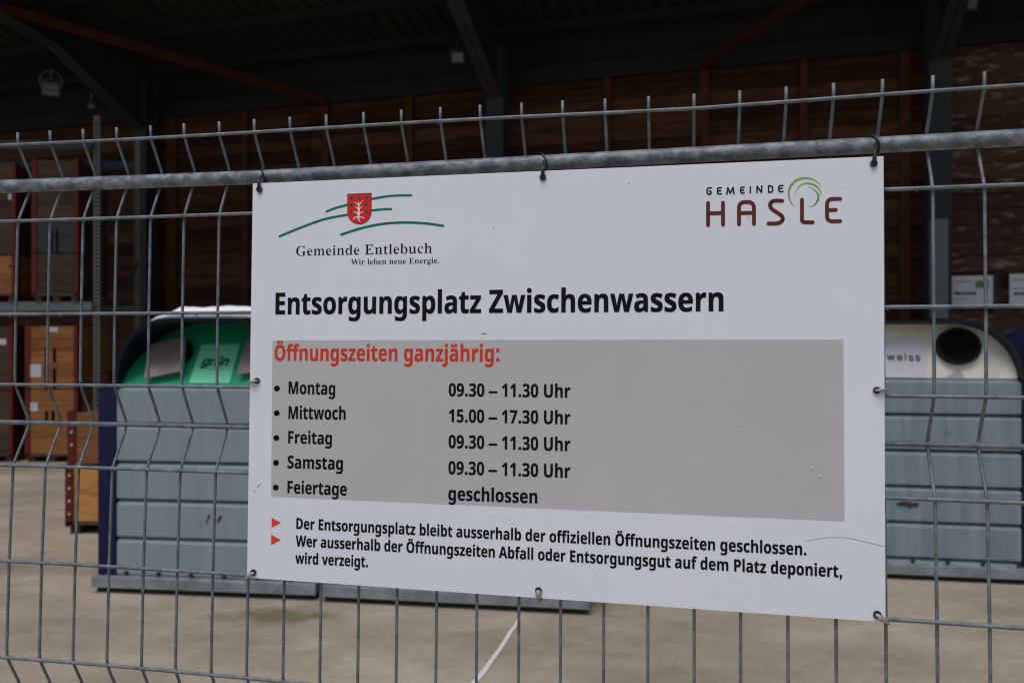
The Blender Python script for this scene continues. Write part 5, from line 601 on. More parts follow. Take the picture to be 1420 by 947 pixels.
# ---------------------------------------------------------------- glass recycling bins
def arch(W, r_x, r_z, z0, z1, inset=0.0, n=10):
    """outline (x, z) of the arched front, going up the left side and down the right"""
    x0, x1 = inset, W - inset; zt = z1 - inset
    rx, rz = max(r_x - inset * .6, .05), max(r_z - inset * .6, .05)
    pts = [(x0, z0)]
    for i in range(n + 1):
        a = math.pi - i / n * math.pi / 2; pts.append((x0 + rx + rx * math.cos(a), zt - rz + rz * math.sin(a)))
    for i in range(n + 1):
        a = math.pi / 2 - i / n * math.pi / 2; pts.append((x1 - rx + rx * math.cos(a), zt - rz + rz * math.sin(a)))
    pts.append((x1, z0)); return pts
BINZ = 1.235
def make_bin(name, x, y, yaw, W, zb, ztop, rx, rz, fl, lean, paint, gp, label, D=1.25, zs=.056, grp='recycling bins on the yard', shell='navy', hf=.02, brow=.10):
    e = empty(name, (x, y, 0), -yaw); tag(e, label, 'recycling bin', grp)
    Mw = Matrix.Translation((x, y, 0)) @ Matrix.Rotation(-yaw, 4, 'Z')
    ins = fl - .004
    def hood(inset, z0):
        return [(x + ins, z) for x, z in arch(W - 2 * ins, rx, rz, z0, ztop, inset)]
    top_t = hf
    out = hood(0, zb + .004); inn = hood(top_t, zb + .004)
    n = len(out); vs = []; fs = []
    for (lst, yy) in ((out, None), (out, D), (inn, None), (inn, .5)):
        for (a, b) in lst:
            k = (b - zb) / (ztop - zb); vs.append((a, (-.012 - brow * k * k) if yy is None else yy, b))
    for i in range(n - 1):
        fs.append([i, i + 1, n + i + 1, n + i])                       # outer skin
        fs.append([2 * n + i, 3 * n + i, 3 * n + i + 1, 2 * n + i + 1])  # inner reveal
        fs.append([i, 2 * n + i, 2 * n + i + 1, i + 1])                 # front edge
    fs.append(list(range(n, 2 * n))); fs.append(list(range(3 * n, 4 * n)))
    o = meshobj('hood', vs, fs, M_[shell], e)
    bm = bmesh.new(); bm.from_mesh(o.data); bmesh.ops.recalc_face_normals(bm, faces=bm.faces); bm.to_mesh(o.data); bm.free()
    MB().box(0, fl, 0, D, zs + .042, zb).box(W - fl, W, 0, D, zs + .042, zb).box(fl + .001, W - fl - .001, .08, D, zs + .042, zb - .001).build('body', M_['navy'], e, bevel=.004)
    # ribbed grey boards of the front, each with a rolled upper edge
    zz = [zs + .02]; h = .228
    tops = []
    z = zb
    bands = []
    while z > zs + .05:
        z2 = max(z - h, zs + .012)
        bands.append((z2, z)); z = z2
    for (z0, z1) in bands:
        x0, x1 = fl + .003, W - fl - .003
        prof = [(.045, z0 + .002), (.012, z0 + .006), (.010, z0 + .014), (.010, z1 - .034), (.012, z1 - .026), (.034, z1 - .008), (.045, z1 - .004), (.07, z1 - .004), (.07, z0 + .002)]
        vs = [(x0, a, b) for a, b in prof] + [(x1, a, b) for a, b in prof]; m = len(prof)
        fs = [[i, (i + 1) % m, m + (i + 1) % m, m + i] for i in range(m)] + [list(range(m))[::-1], list(range(m, 2 * m))]
        q = meshobj('front_board', vs, fs, M_[gp], e)
        bm = bmesh.new(); bm.from_mesh(q.data); bmesh.ops.recalc_face_normals(bm, faces=bm.faces); bm.to_mesh(q.data); bm.free()
    # leaning coloured upper panel, cut to the arch
    up = [(a, b) for a, b in inn if b > zb + .01]
    up = [(inn[0][0], zb)] + up + [(inn[-1][0], zb)]
    cl = math.cos(lean); sn = math.sin(lean)
    PM = Matrix.Translation((0, .03, zb)) @ Matrix.Rotation(-lean, 4, 'X')   # panel frame: local z runs up the slope
    vs = [PM @ Vector((a, 0, (b - zb) / cl)) for a, b in up] + [PM @ Vector((a, .012, (b - zb) / cl)) for a, b in up]
    m = len(up)
    fs = [list(range(m)), [m + i for i in reversed(range(m))]] + [[(i + 1) % m, i, m + i, m + (i + 1) % m] for i in range(m)]
    meshobj('upper_panel', vs, fs, M_[paint], e)
    # galvanised skid, with bolts, and the dark feet
    MB().box(-.012, W + .0, -.045, .03, .035, zs + .04).build('base_beam', M_['skirt'], e, bevel=.003)
    MB().box(.0, W - .03, -.005, D - .05, .002, .036).build('foot', M_['darkgap'], e)
    for i in range(int(W / .205)):
        MB().box(.17 + .205 * i, .19 + .205 * i, -.005, .012, zs + .047, zs + .067).build('bolt', M_['darkgap'], e)
    return e, Mw, Mw @ PM, PM

eg, Mg, Mgp, PMg = make_bin('recycling_bin', at(131, 800, 4.76).x, 4.80, R(6.5), 1.372, 1.235, 1.635, .40, .40, .112, R(38), 'green', 'greypaint', 'green glass recycling bin marked grün with snow on its roof, left of the sign', shell='hood')
e2, Mb, Mbp, PMb = make_bin('recycling_bin', -1.085, 4.625, R(8.5), 1.53, 1.235, 1.62, .50, .42, .108, R(40), 'brownpaint', 'greypaint', 'recycling bin mostly hidden behind the sign, only its long grey base showing')
xw = 3.145; yw = 4.93; yaww = R(9.5); Ww = 1.50
ew, Mw_, Mwp, PMw = make_bin('recycling_bin', xw + .03 - Ww * math.cos(yaww) + .06, yw + Ww * math.sin(yaww), yaww, Ww, 1.268, 1.63, .37, .36, .070, R(10), 'cream', 'greypaint2', 'white glass recycling bin marked weiss with a round black opening, right of the sign', shell='shelltop', brow=.05)
e4, M4, M4p, PM4 = make_bin('recycling_bin', at(1404, 500, 5.7).x, 5.7, R(9.5), 1.5, 1.25, 1.63, .5, .42, .10, R(20), 'brownpaint', 'greypaint2', 'dark navy recycling bin at the right edge, only its rounded corner showing', D=.9)

idp = lambda x, y: (x, y)
# green bin: sticker, word, rubber flaps over the openings
patch('sticker', [(262.5, 531.5), (280, 478.3), (333.5, 478.3), (318.5, 532)], Mgp, M_['sticker_green'], eg, lift=.004, LM=PMg, thick=.001)
lettering('lettering', 'grün', Mgp, None, (279, 508.2), (316.2, 508.2), 12.2, M_['black'], eg, bold=.02, lift=.007, slant=.22, LM=PMg)
strokes('underline', [[(288, 512, .7), (312, 512, .7)]], Mgp, idp, M_['star'], eg, lift=.007, LM=PMg)
def disc(mb, M, cx, cz, r0, r1, y0, y1, LM, n=28):
    """ring r0..r1 between y0 and y1"""
    b = len(mb.v)
    for (r, y) in ((r0, y0), (r1, y0), (r1, y1), (r0, y1)):
        for k in range(n):
            a = 2 * math.pi * k / n; mb.v.append(LM @ Vector((cx + r * math.cos(a), y, cz + r * math.sin(a))))
    for q in range(4):
        for k in range(n):
            k2 = (k + 1) % n; q2 = (q + 1) % 4
            mb.f.append([b + q * n + k, b + q * n + k2, b + q2 * n + k2, b + q2 * n + k])
def opening(par, Mp, LM, px, py, rad, asp=1.0):
    c = on_plane(Mp, px, py); mb = MB(); LM = LM @ Matrix.Translation((c.x, 0, c.y)) @ Matrix.Diagonal((1, 1, asp, 1)) @ Matrix.Translation((-c.x, 0, -c.y))
    disc(mb, Mp, c.x, c.y, rad * .86, rad, -.034, -.001, LM)
    o = mb.build('opening_ring', M_['blackrubber'], par, smooth=False)
    n = 28; vs = []
    for (r, y) in ((rad * .86, -.026), (rad * .45, -.006)):
        for k in range(n):
            a = 2 * math.pi * k / n; vs.append(LM @ Vector((c.x + r * math.cos(a), y, c.y + r * math.sin(a))))
    vs.append(LM @ Vector((c.x, -.002, c.y)))
    fs = [[k, (k + 1) % n, n + (k + 1) % n, n + k] for k in range(n)] + [[n + k, n + (k + 1) % n, 2 * n] for k in range(n)]
    meshobj('rubber_lips', vs, fs, M_['hole'], par)
    return c
opening(eg, Mgp, PMg, 247, 492, .10)
opening(eg, Mgp, PMg, 374, 493, .10)
def flap(pts):
    loc = [on_plane(Mgp, x, y) for x, y in pts]
    # four corners, subdivided sheet that sags and stands off the panel
    A, B, C, D_ = loc; n = 6; vs = []; fs = []
    for side in (0, 1):
        for i in range(n + 1):
            for j in range(n + 1):
                u = i / n; v = j / n
                p = (A * (1 - u) + B * u) * (1 - v) + (D_ * (1 - u) + C * u) * v
                off = .036 + .010 * v + .003 * math.sin(3.1 * u + 4 * v)
                vs.append(PMg @ Vector((p.x, -off - (0 if side else .008), p.y)))
    m = (n + 1) ** 2
    for i in range(n):
        for j in range(n):
            a = i * (n + 1) + j; b = a + n + 1
            fs.append([a, b, b + 1, a + 1]); fs.append([m + a, m + a + 1, m + b + 1, m + b])
    ring = [i * (n + 1) for i in range(n + 1)] + [n * (n + 1) + j for j in range(1, n + 1)] + [i * (n + 1) + n for i in range(n - 1, -1, -1)] + [j for j in range(n - 1, 0, -1)]
    for k in range(len(ring)):
        a, b = ring[k], ring[(k + 1) % len(ring)]; fs.append([a, m + a, m + b, b])
    meshobj('rubber_flap', vs, fs, M_['rubber'], eg, smooth=False)
flap([(210, 484), (262, 473), (259, 521), (205.5, 531)])
flap([(346, 476), (398, 474), (394, 516), (332, 526)])
# snow lying on the green bin
def snowcap():
    W = 1.39; nx, ny = 60, 12; vs = []; fs = []
    for side in (0, 1):
        for i in range(nx + 1):
            for j in range(ny + 1):
                x = .385 + (W - .68) * i / nx; y = -.085 + 1.2 * j / ny
                u = i / nx
                # height of the roof skin here
                zt = 1.635
                if x < .508: zt = 1.635 - .40 + .40 * math.sqrt(max(0, 1 - ((.508 - x) / .4) ** 2))
                h = .034 if u < .12 else (.036 + .036 * min(1, (u - .12) / .08))
                h *= min(1, (u + .001) / .06) ** .5 * min(1, (1 - u + .001) / .05) ** .5 * min(1, .55 + j / 1.6)
                h += (.004 * math.sin(i * .21) + .0015 * math.sin(i * .7 + 1)) * min(1, j) * min(1, u * 8)
                vs.append((x, y + (.006 * math.sin(i * .8) if j == 0 else 0), zt + (max(h, .006) if side else .0015)))
    m = (nx + 1) * (ny + 1)
    for i in range(nx):
        for j in range(ny):
            a = i * (ny + 1) + j; b = a + ny + 1
            fs.append([a, a + 1, b + 1, b]); fs.append([m + a, m + b, m + b + 1, m + a + 1])
    for i in range(nx):
        for j in (0, ny):
            a = i * (ny + 1) + j; b = a + ny + 1; fs.append([a, b, m + b, m + a])
    for j in range(ny):
        for i in (0, nx):
            a = i * (ny + 1) + j; fs.append([a, a + 1, m + a + 1, m + a])
    o = meshobj('snow_patch', [Mg @ Vector(v) for v in vs], fs, M_['snow'], None, smooth=True)
    tag(o, 'thin layer of white snow lying on the roof of the green bin', 'snow')
snowcap()
# marks on the grey boards
strokes('marking', [[(286.5, 724, 1.6), (291, 714, 2.4)], [(302, 723, 2.4), (304.5, 719, 4), (306.5, 715, 2.2)]], Mg, idp, M_['sticker_dark'], eg, lift=.003, y0=.010)
strokes('marking', [[(276, 725, 3), (279, 725, 2.6)], [(285, 725.5, 2.2), (287, 725.5, 2)]], Mg, idp, M_['faint'], eg, lift=.0028, y0=.010)
lettering('lettering', 'villiger', Mw_, None, (1243, 701.5), (1275, 703.0), 7.6, M_['sticker_dark'], ew, bold=.045, lift=.003, y0=.010, slant=.2)
strokes('underline', [[(1237, 703, 2.4), (1263, 704.2, 2.4)]], Mw_, idp, M_['turq'], ew, lift=.0025, y0=.010)
strokes('scuff', [[(1310, 606, 1.3), (1313, 593, 1.6)], [(1316, 603, 1.6), (1318, 599, 1.2)]], Mw_, idp, mat('scuff', (.13, .14, .15), .8), ew, lift=.003, y0=.010)
# white bin: sticker, word, opening
patch('sticker', [(1205, 471), (1281, 471.5), (1284.5, 524), (1205, 523)], Mwp, M_['sticker_white'], ew, lift=.003, LM=PMw, thick=.001)
lettering('lettering', 'weiss', Mwp, None, (1229.5, 500), (1276, 501), 10.4, M_['black'], ew, bold=.013, lift=.006, track=.09, LM=PMw)
opening(ew, Mwp, PMw, 1327, 481, .134, .88)
strokes('smudge', [[(1322, 519, 5), (1329, 516, 8), (1332, 521, 4)], [(1314, 522, 1.6), (1336, 521, 2)]], Mwp, idp, mat('blue_smudge', (.36, .40, .43), .7), ew, lift=.003, LM=PMw)

# ---------------------------------------------------------------- rack and crates on the left
YR = 9.9; K = F / YR
def wx(px, Y=YR): return (px - PX) * Y / F
def wz(py, Y=YR): return EYE - (py - PY) * Y / F
rk = empty('storage_rack', (wx(-170), YR + .1, 0)); tag(rk, 'tall galvanised pallet rack with perforated uprights on the far left', 'rack')
rx0 = wx(-170)
for (xx, yy) in ((wx(124) - rx0, 0), (wx(124) - rx0, 1.1), (0, 0), (0, 1.1)):
    mb = MB(); zt = wz(158)
    mb.box(xx, xx + .072, yy, yy + .003, 0, zt); mb.box(xx, xx + .003, yy + .0035, yy + .06, 0, zt); mb.box(xx + .069, xx + .072, yy + .0035, yy + .06, 0, zt)
    o = mb.build('upright', M_['rack'], rk)
    if yy == 0:
        hb = MB(); z = .08
        while z < zt - .05:
            hb.box(xx + .018, xx + .054, yy - .0025, yy - .0005, z, z + .026); z += .05
        hh = hb.build('slot_row', M_['hole'], o); hh['kind'] = 'stuff'
for zb in (wz(425), wz(200)):
    for yy in (-.004, 1.16):
        MB().box(.0, wx(124) - rx0, yy - .045, yy - .0045, zb - .05, zb + .06).build('shelf_beam', M_['rack'] if zb < 3 else M_['steel'], rk)
for z0 in (.3, 1.5, 2.7):
    xx = wx(128) - rx0
    MB().tube([(xx, .06, z0), (xx, 1.1, z0 + 1.1)], .014, 6).build('side_brace', M_['steel'], rk)

def crate(px0, px1, z0, z1, Y, D, rows, wood, label, red=(True, True), pal=True, papers=(), slots=(), name='wooden_crate', grp='crates on and under the rack', bolts=False):
    x0, x1 = wx(px0, Y), wx(px1, Y)
    e = empty(name, (x0, Y, z0)); tag(e, label, 'crate', grp)
    W = x1 - x0; H = z1 - z0; zb = .12 if pal else .01
    if pal:
        for xx in (0.02, W / 2 - .04, W - .10): MB().box(xx, xx + .08, .03, D, .0, .075).build('pallet_block', M_['pallet'], e)
        MB().box(0, W, 0.0, D, .076, .098).build('pallet_deck', M_['pallet'], e)
        zb = .10
    rw = .045 if red[0] else .0
    h = (H - zb) / rows
    for r in range(rows):
        MB().box(.012, W - .012, .012, .034, zb + r * h + .002, zb + (r + 1) * h - .003).build('board', M_[wood], e)
        MB().box(W - .034, W - .0125, .036, D - .03, zb + r * h + .002, zb + (r + 1) * h - .003).build('side_board', M_[wood], e)
    MB().box(.02, W - .02, D - .03, D - .01, zb, H - .002).build('back_board', M_['pallet'], e)
    MB().box(.03, W - .035, .04, D - .035, H - .03, H - .012).build('lid', M_['pallet'], e)
    for s, on in ((0, red[0]), (1, red[1])):
        if on:
            a, b = ((-.004, .058) if s == 0 else (W - .045, W + .004))
            cp = MB().box(a, b, 0, .0115, .06 if pal else 0, H + .01).box(a if s == 0 else b - .004, (a + .004) if s == 0 else b, .012, .10, .06 if pal else 0, H + .01).build('corner_post', M_['red'], e)
            if bolts and s == 0:
                z = .16
                while z < H - .06:
                    MB().tube([(a + .035, -.006, z), (a + .035, .001, z)], .011, 8).build('bolt', M_['zinc'], cp); z += .1
    for (pa, pb, pc, pd) in papers:
        q0 = (wx(pa, Y) - x0, wz(pd, Y) - z0, wx(pb, Y) - x0, wz(pc, Y) - z0)
        MB().box(q0[0], q0[2], .0075, .0105, q0[1], q0[3]).build('paper_label', M_['paper'], e)
    for (pa, pb, pc, pd) in slots:
        MB().box(wx(pa, Y) - x0, wx(pb, Y) - x0, .006, .0108, wz(pd, Y) - z0, wz(pc, Y) - z0).build('dark_slot', M_['hole'], e)
    return e
crate(35, 107, 0, wz(540), YR, .8, 4, 'wood', 'brown crate with red corner posts standing on the yard under another crate', papers=((38, 52, 558, 570),), slots=((62, 66, 570, 584), (71, 75, 570, 584)))
crate(35, 107, wz(540), wz(452), YR, .8, 5, 'wood', 'orange brown crate with a square paper label, left of the rack upright', pal=False, papers=((37, 57, 505, 523), (66, 80, 454, 460)), slots=((62, 65, 482, 540), (73, 77, 483, 503), (73, 77, 510, 540)))
crate(-62, 17, 0, wz(541), YR, .8, 3, 'wood_g', 'dark weathered crate at the left picture edge, standing on the yard', papers=())
crate(-62, 17, wz(541), wz(453), YR, .8, 4, 'wood_g', 'dark weathered crate with a white label at the left picture edge, on top of another', pal=False, papers=((-4, 8, 470, 478),))
zsf = wz(425) + .06
crate(44, 108, zsf, wz(352), YR, .8, 2, 'wood_g', 'weathered crate on the rack shelf beside the upright, under a grey box', papers=())
crate(-58, 21, zsf, wz(355), YR, .8, 2, 'wood', 'orange brown crate on the rack shelf at the left picture edge', slots=((12, 15, 368, 371),))
gb = crate(44, 108, wz(352), wz(305), YR, .8, 2, 'grebox', 'grey box on the rack shelf, between a weathered crate and a brown one', pal=False, name='grey_box', slots=((68, 72, 320, 350), (77, 80, 318, 350)))
crate(44, 108, wz(305), wz(222), YR, .8, 4, 'wood_g', 'topmost brown crate of the shelf stack beside the rack upright', pal=False)
crate(-58, 21, wz(355), wz(226), YR, .8, 5, 'wood_g', 'tall dark brown crate with a white label on the shelf at the left picture edge', pal=False, papers=((11, 20, 269, 277),))
crate(91, 215, 0, wz(646, 6.2), 6.2, .8, 1, 'wood_y', 'yellow wooden crate with a bolted red post, left of the green bin', red=(True, True), bolts=True, grp='crates beside the green bin')
crate(94, 213, wz(645, 6.2), wz(572, 6.2), 6.2, .8, 2, 'wood', 'brown crate stacked on the yellow crate left of the green bin', pal=False, red=(True, True), bolts=True, grp='crates beside the green bin')

# ---------------------------------------------------------------- wire fence
FO = Vector((-.08667, .96979)); FY = R(12.2)
FC, FS = math.cos(FY), math.sin(FY)
SC = 1.01                     # the mesh stands a centimetre behind the sign
SAG = [(0, 1.2), (7, 1.0), (12, .8), (14, -.2), (16, -2.1), (18, -3.4), (20, -1.8), (22, .2), (24, 1.5), (40, 3)]
def sag(i):
    if i <= 0: return SAG[0][1]
    for (a, b), (c, d) in zip(SAG, SAG[1:]):
        if i <= c: return b + (d - b) * (i - a) / (c - a)
    return 3
def FP(i, z, dep, sg=0.0):
    s = (i - 12) * .05; t = max(0, (7 - i) / 7)
    dep = dep - .0087 * t * t
    X = FO.x + s * FC + dep * FS; Y = FO.y - s * FS + dep * FC
    z = z + sg * sag(i) * Y / F
    return Vector((X * SC, Y * SC, EYE + z * SC))
LEV = [(.2837, -.0002, 1), (.2665, .0005, 1), (.2259 - .004, .0264, .3), (.1638, 0, 0), (.0369, -.0035, 0), (-.0582, -.0052, 0), (-.1123, .0208, 0), (-.167, -.008, 0),
       (-.2945, -.0144, 0), (-.4222, -.0187, 0), (-.474, .006, 0), (-.528, -.022, 0), (-.655, -.024, 0), (-.78, -.026, 0), (-.90, -.026, 0), (-.95, 0, 0), (-1.0, -.026, 0), (-1.15, -.026, 0), (-1.3, -.026, 0), (-1.44, -.026, 0)]
I0, I1 = -5, 30
fe = empty('mesh_fence', (FP(0, -1.48, 0).x, FP(0, -1.48, 0).y, 0.0)); tag(fe, 'galvanised wire mesh fence panel with folded wires and a round rail, carrying the sign', 'fence')
finv = Matrix.Translation(-Vector(fe.location))
for i in range(I0, I1 + 1):
    jit = rnd.uniform(-.0007, .0007)
    pts = [FP(i, z, d, s) + Vector((jit, 0, 0)) for z, d, s in LEV]
    MB().tube([finv @ p for p in smooth_path(pts)], .0019, 7).build('upright_wire', M_['galv'], fe, smooth=True)
bars = [(.2665, .0005, 1, .0022), (.1638, 0, 0, .0023), (.0369, -.0035, 0, .0023), (-.0582, -.0052, 0, .0023), (-.1123, .0208, 0, .0033), (-.167, -.008, 0, .0024),
        (-.2945, -.0144, 0, .0024), (-.4222, -.0187, 0, .0024), (-.474, .006, 0, .003), (-.528, -.022, 0, .0024), (-.655, -.024, 0, .0024), (-.78, -.026, 0, .0024), (-.90, -.026, 0, .0024), (-.95, 0, 0, .003), (-1.0, -.026, 0, .0024), (-1.15, -.026, 0, .0024), (-1.3, -.026, 0, .0024)]
for z, d, s, r in bars:
    pts = []
    k = (I1 - I0) * 2
    for j in range(k + 1):
        i = I0 - .4 + (I1 - I0 + .8) * j / k
        pts.append(finv @ FP(i, z, d - .0036, s))
    MB().tube(pts, r, 8).build('cross_wire', M_['galv'], fe, smooth=True)
# rail lying in the upper fold
def rail_pt(px, py, i):
    p = FP(i, .2259, .0130); r = ray(px, py); return r * p.y + Vector((0, 0, EYE))
def i_at(px):
    lo, hi = -12.0, 45.0
    for _ in range(40):
        m = (lo + hi) / 2; p = FP(m, .2259, .0130); x = PX + F * p.x / p.y
        if x < px: lo = m
        else: hi = m
    return lo
rp = [(-160, 263), (0, 259), (150, 253.8), (360, 246.0), (752, 225.8), (1100, 207.7), (1420, 190.7), (1650, 178.5)]
rpts = [finv @ rail_pt(x, y, i_at(x)) for x, y in rp]
dense = []
for a, b in zip(rpts, rpts[1:]):
    for k in range(6): dense.append(a.lerp(b, k / 6))
dense.append(rpts[-1])
MB().tube(dense, .0091, 20).build('top_rail', M_['pipe'], fe, smooth=True)

bm = bmesh.new()
for k in range(90):
    z, d, s, r_ = bars[rnd.choice((0, 0, 1, 2, 4, 5, 6, 7))]
    p = finv @ FP(rnd.uniform(-1, 25), z, d - .0036, s); q = rnd.uniform(.0007, .0014)
    bmesh.ops.create_icosphere(bm, subdivisions=1, radius=q, matrix=Matrix.Translation(p + Vector((0, 0, -r_ - q * .5))))
me = bpy.data.meshes.new('water_drops'); bm.to_mesh(me); bm.free()
wm = bpy.data.materials.new('clear_water'); wm.use_nodes = True; wb = wm.node_tree.nodes['Principled BSDF']
wb.inputs['Roughness'].default_value = .05; wb.inputs['Transmission Weight'].default_value = 1; wb.inputs['IOR'].default_value = 1.33
me.materials.append(wm); me.polygons.foreach_set('use_smooth', [True] * len(me.polygons))
o = link(bpy.data.objects.new('water_drops', me), fe); o['kind'] = 'stuff'
# weld beads where the wires cross
bm = bmesh.new()
for z, d, s, r_ in bars[:8]:
    for i in range(-1, 26):
        p = finv @ FP(i, z, d - .0016, s)
        bmesh.ops.create_icosphere(bm, subdivisions=1, radius=.0034, matrix=Matrix.Translation(p) @ Matrix.Diagonal((1.0, .75, .85, 1)))
me = bpy.data.meshes.new('weld_beads'); bm.to_mesh(me); bm.free(); me.materials.append(M_['galv'])
me.polygons.foreach_set('use_smooth', [True] * len(me.polygons))
o = link(bpy.data.objects.new('weld_beads', me), fe); o['kind'] = 'stuff'

# ---------------------------------------------------------------- the sign
e1 = Vector((0.97805719, -0.20832879, -0.00180194)); e2 = Vector((0.00695621, 0.02401104, 0.99968749))
TL = Vector((-0.33134885, 1.01878774, EYE + 0.20171503))
SM = frame(TL - e2 * .5, e1, e2)
SW, SH, ST = .75, .5, .003
sg = empty('opening_hours_sign', matrix=SM); tag(sg, 'large white rectangular sign with opening hours in a grey field, tied to the wire fence', 'sign')
HOLES = [(360.5, 263.5), (753, 246.5), (1211, 227.5), (357, 528), (1216, 541), (352, 793), (747, 818), (1216, 852)]
bd = MB().box(0, SW, 0, ST, 0, SH).build('board', M_['board'], sg, bevel=.0004)
def spatch(name, pts, m, lift): return patch(name, pts, SM, M_[m], sg, lift=lift)
spatch('grey_field', [(378, 471.8), (1169.5, 470.9), (1171, 722.6), (376, 688.4)], 'grey', .00012)
def sl_(name, s, p0, p1, cap, m='black', bold=.021, **k): return lettering(name, s, SM, None, p0, p1, cap, M_[m], sg, bold=bold, **k)
CAPB = max(y for c in BOLD['E'][1] for x, y in c)
T = [('title_lettering', 'Entsorgungsplatz Zwischenwassern', (382, 436.2), (1003.2, 431.8), 30.2, 'black', .027),
     ('heading_lettering', 'Öffnungszeiten ganzjährig:', (380.7, 500.2), (692.4, 501.5), 22.0, 'orange', .027),
     ('day_lettering', 'Montag', (400.3, 546.2), (465, 547.6), 17.7, 'black', .027),
     ('day_lettering', 'Mittwoch', (400.1, 580.8), (479.4, 582.0), 17.9, 'black', .027),
     ('day_lettering', 'Freitag', (399.7, 614.5), (460.4, 616.2), 17.3, 'black', .027),
     ('day_lettering', 'Samstag', (398.7, 649.0), (475.7, 651.2), 17.5, 'black', .027),
     ('day_lettering', 'Feiertage', (398.7, 683.6), (481, 686.9), 17.4, 'black', .027),
     ('time_lettering', '09.30 – 11.30 Uhr', (622.2, 549.4), (791, 551.5), 18.2, 'black', .027),
     ('time_lettering', '15.00 – 17.30 Uhr', (622.4, 585.3), (791, 588.4), 18.2, 'black', .027),
     ('time_lettering', '09.30 – 11.30 Uhr', (622.0, 621.1), (791, 625.5), 18.4, 'black', .027),
     ('time_lettering', '09.30 – 11.30 Uhr', (621.8, 657.3), (791, 662.5), 18.4, 'black', .027),
     ('time_lettering', 'geschlossen', (621.6, 693.2), (745.2, 697.8), 18.6, 'black', .027),
     ('notice_lettering', 'Der Entsorgungsplatz bleibt ausserhalb der offiziellen Öffnungszeiten geschlossen.', (411, 732.9), (1118.1, 769.7), 15.2, 'black', .027),
     ('notice_lettering', 'Wer ausserhalb der Öffnungszeiten Abfall oder Entsorgungsgut auf dem Platz deponiert,', (410.1, 756.9), (1167.6, 800.4), 15.2, 'black', .027),
     ('notice_lettering', 'wird verzeigt.', (409.6, 780.8), (510.3, 786.1), 15.2, 'black', .027)]
for nm, s, p0, p1, cap, m, bo in T: sl_(nm, s, p0, p1, cap, m, .007, font=BOLD, lift=.0003, capem=CAPB)
for (x, y) in ((384.2, 538.6), (384, 572.7), (383.4, 607), (383.0, 641.4), (382.6, 675.6)):
    spatch('bullet', [(x + 4.1 * math.cos(a * math.pi / 10), y + 4.1 * math.sin(a * math.pi / 10)) for a in range(20)], 'black', .0003)
spatch('arrow_mark', [(376.8, 717.3), (390, 724.6), (376.8, 731.2)], 'orange2', .0003)
spatch('arrow_mark', [(376.3, 741), (389.6, 748.2), (376.3, 755.2)], 'orange2', .0003)
# left emblem
sl_('name_lettering', 'Gemeinde Entlebuch', (410.8, 354.9), (599, 351.0), 13.2, bold=-.013, font=SERIF, lift=.0003, capem=.455)
sl_('motto_lettering', 'Wir leben neue Energie.', (486.8, 367.3), (609.5, 365.0), 7.6, bold=-.009, font=SERIF, lift=.0003, capem=.455)
def bez(p, k=14, wd=3.0):
    """smooth curve through points"""
    out = []
    P = [Vector(q) for q in p]; P = [P[0] * 2 - P[1]] + P + [P[-1] * 2 - P[-2]]
    for i in range(1, len(P) - 2):
        for j in range(k):
            t = j / k; a, b, c, d = P[i - 1], P[i], P[i + 1], P[i + 2]
            q = .5 * ((2 * b) + (c - a) * t + (2 * a - 5 * b + 4 * c - d) * t * t + (3 * b - a - 3 * c + d) * t ** 3)
            out.append((q.x, q.y, wd))
    out.append((P[-2].x, P[-2].y, wd)); return out
def zmap(ox, oy, k): return lambda x, y: (ox + x / k, oy + y / k)
hill = strokes('hill_lines', [bez([(388, 327.8), (415, 316.7), (450, 304.2), (482, 298)], wd=3.1), bez([(453, 293.6), (467, 288.2), (482, 284.4)], wd=3.1),
        bez([(515, 276.3), (535, 272.8), (553, 271.3), (570.3, 271.2)], wd=3.1), bez([(515, 292.1), (530, 290.6), (542.6, 290.1)], wd=3.1),
        bez([(473.6, 325.4), (500, 317), (530, 310.8), (560, 308.8), (590, 310), (614.5, 313.4)], wd=3.3)], SM, idp, M_['teal'], sg, lift=.00025)
zs_ = zmap(470, 260, 15.783)
sh = [(192, 152), (710, 130), (708, 540)]
for a in range(1, 16):
    t = a / 16; th = t * math.pi
    sh.append((450 + 256 * math.cos(th), 545 + 258 * math.sin(th)))
sh.append((194, 560))
spatch('shield', [zs_(*p) for p in sh], 'shield', .0003)
strokes('shield_outline', [[(*zs_(x, y), .9) for x, y in sh + [sh[0]]]], SM, idp, M_['maroon'], sg, lift=.00036)
st = []
for (cx, cy) in ((282, 240), (448, 242), (612, 232), (272, 388), (604, 380), (275, 545), (605, 530)):
    for k in range(3):
        a = k * math.pi / 3 + .3; st.append([(*zs_(cx - 38 * math.cos(a), cy - 38 * math.sin(a)), 1.0), (*zs_(cx, cy), 2.6), (*zs_(cx + 38 * math.cos(a), cy + 38 * math.sin(a)), 1.0)])
strokes('shield_stars', st, SM, idp, M_['star'], sg, lift=.0004)
W1, W2 = .75, 1.5
tr_ = [[(436, 310, .5), (436, 370, 1.6), (437, 480, 2.2), (433, 620, 2.6), (430, 690, 1.8), (465, 750, .6)],
       [(355, 320, .6), (400, 360, 1), (432, 395, 1.4)], [(520, 300, .6), (475, 355, 1), (440, 395, 1.4)],
       [(350, 425, .5), (400, 450, .9), (432, 490, 1.4)], [(520, 415, .5), (475, 450, .9), (440, 490, 1.4)],
       [(315, 545, .7), (365, 545, .9), (405, 570, 1.1), (430, 610, 1.5)], [(535, 545, .7), (490, 550, .9), (460, 575, 1.1), (436, 610, 1.5)],
       [(330, 715, .6), (322, 675, .9), (365, 655, 1.2), (430, 650, 1.8)], [(545, 690, .6), (540, 660, .9), (490, 655, 1.2), (432, 650, 1.8)]]
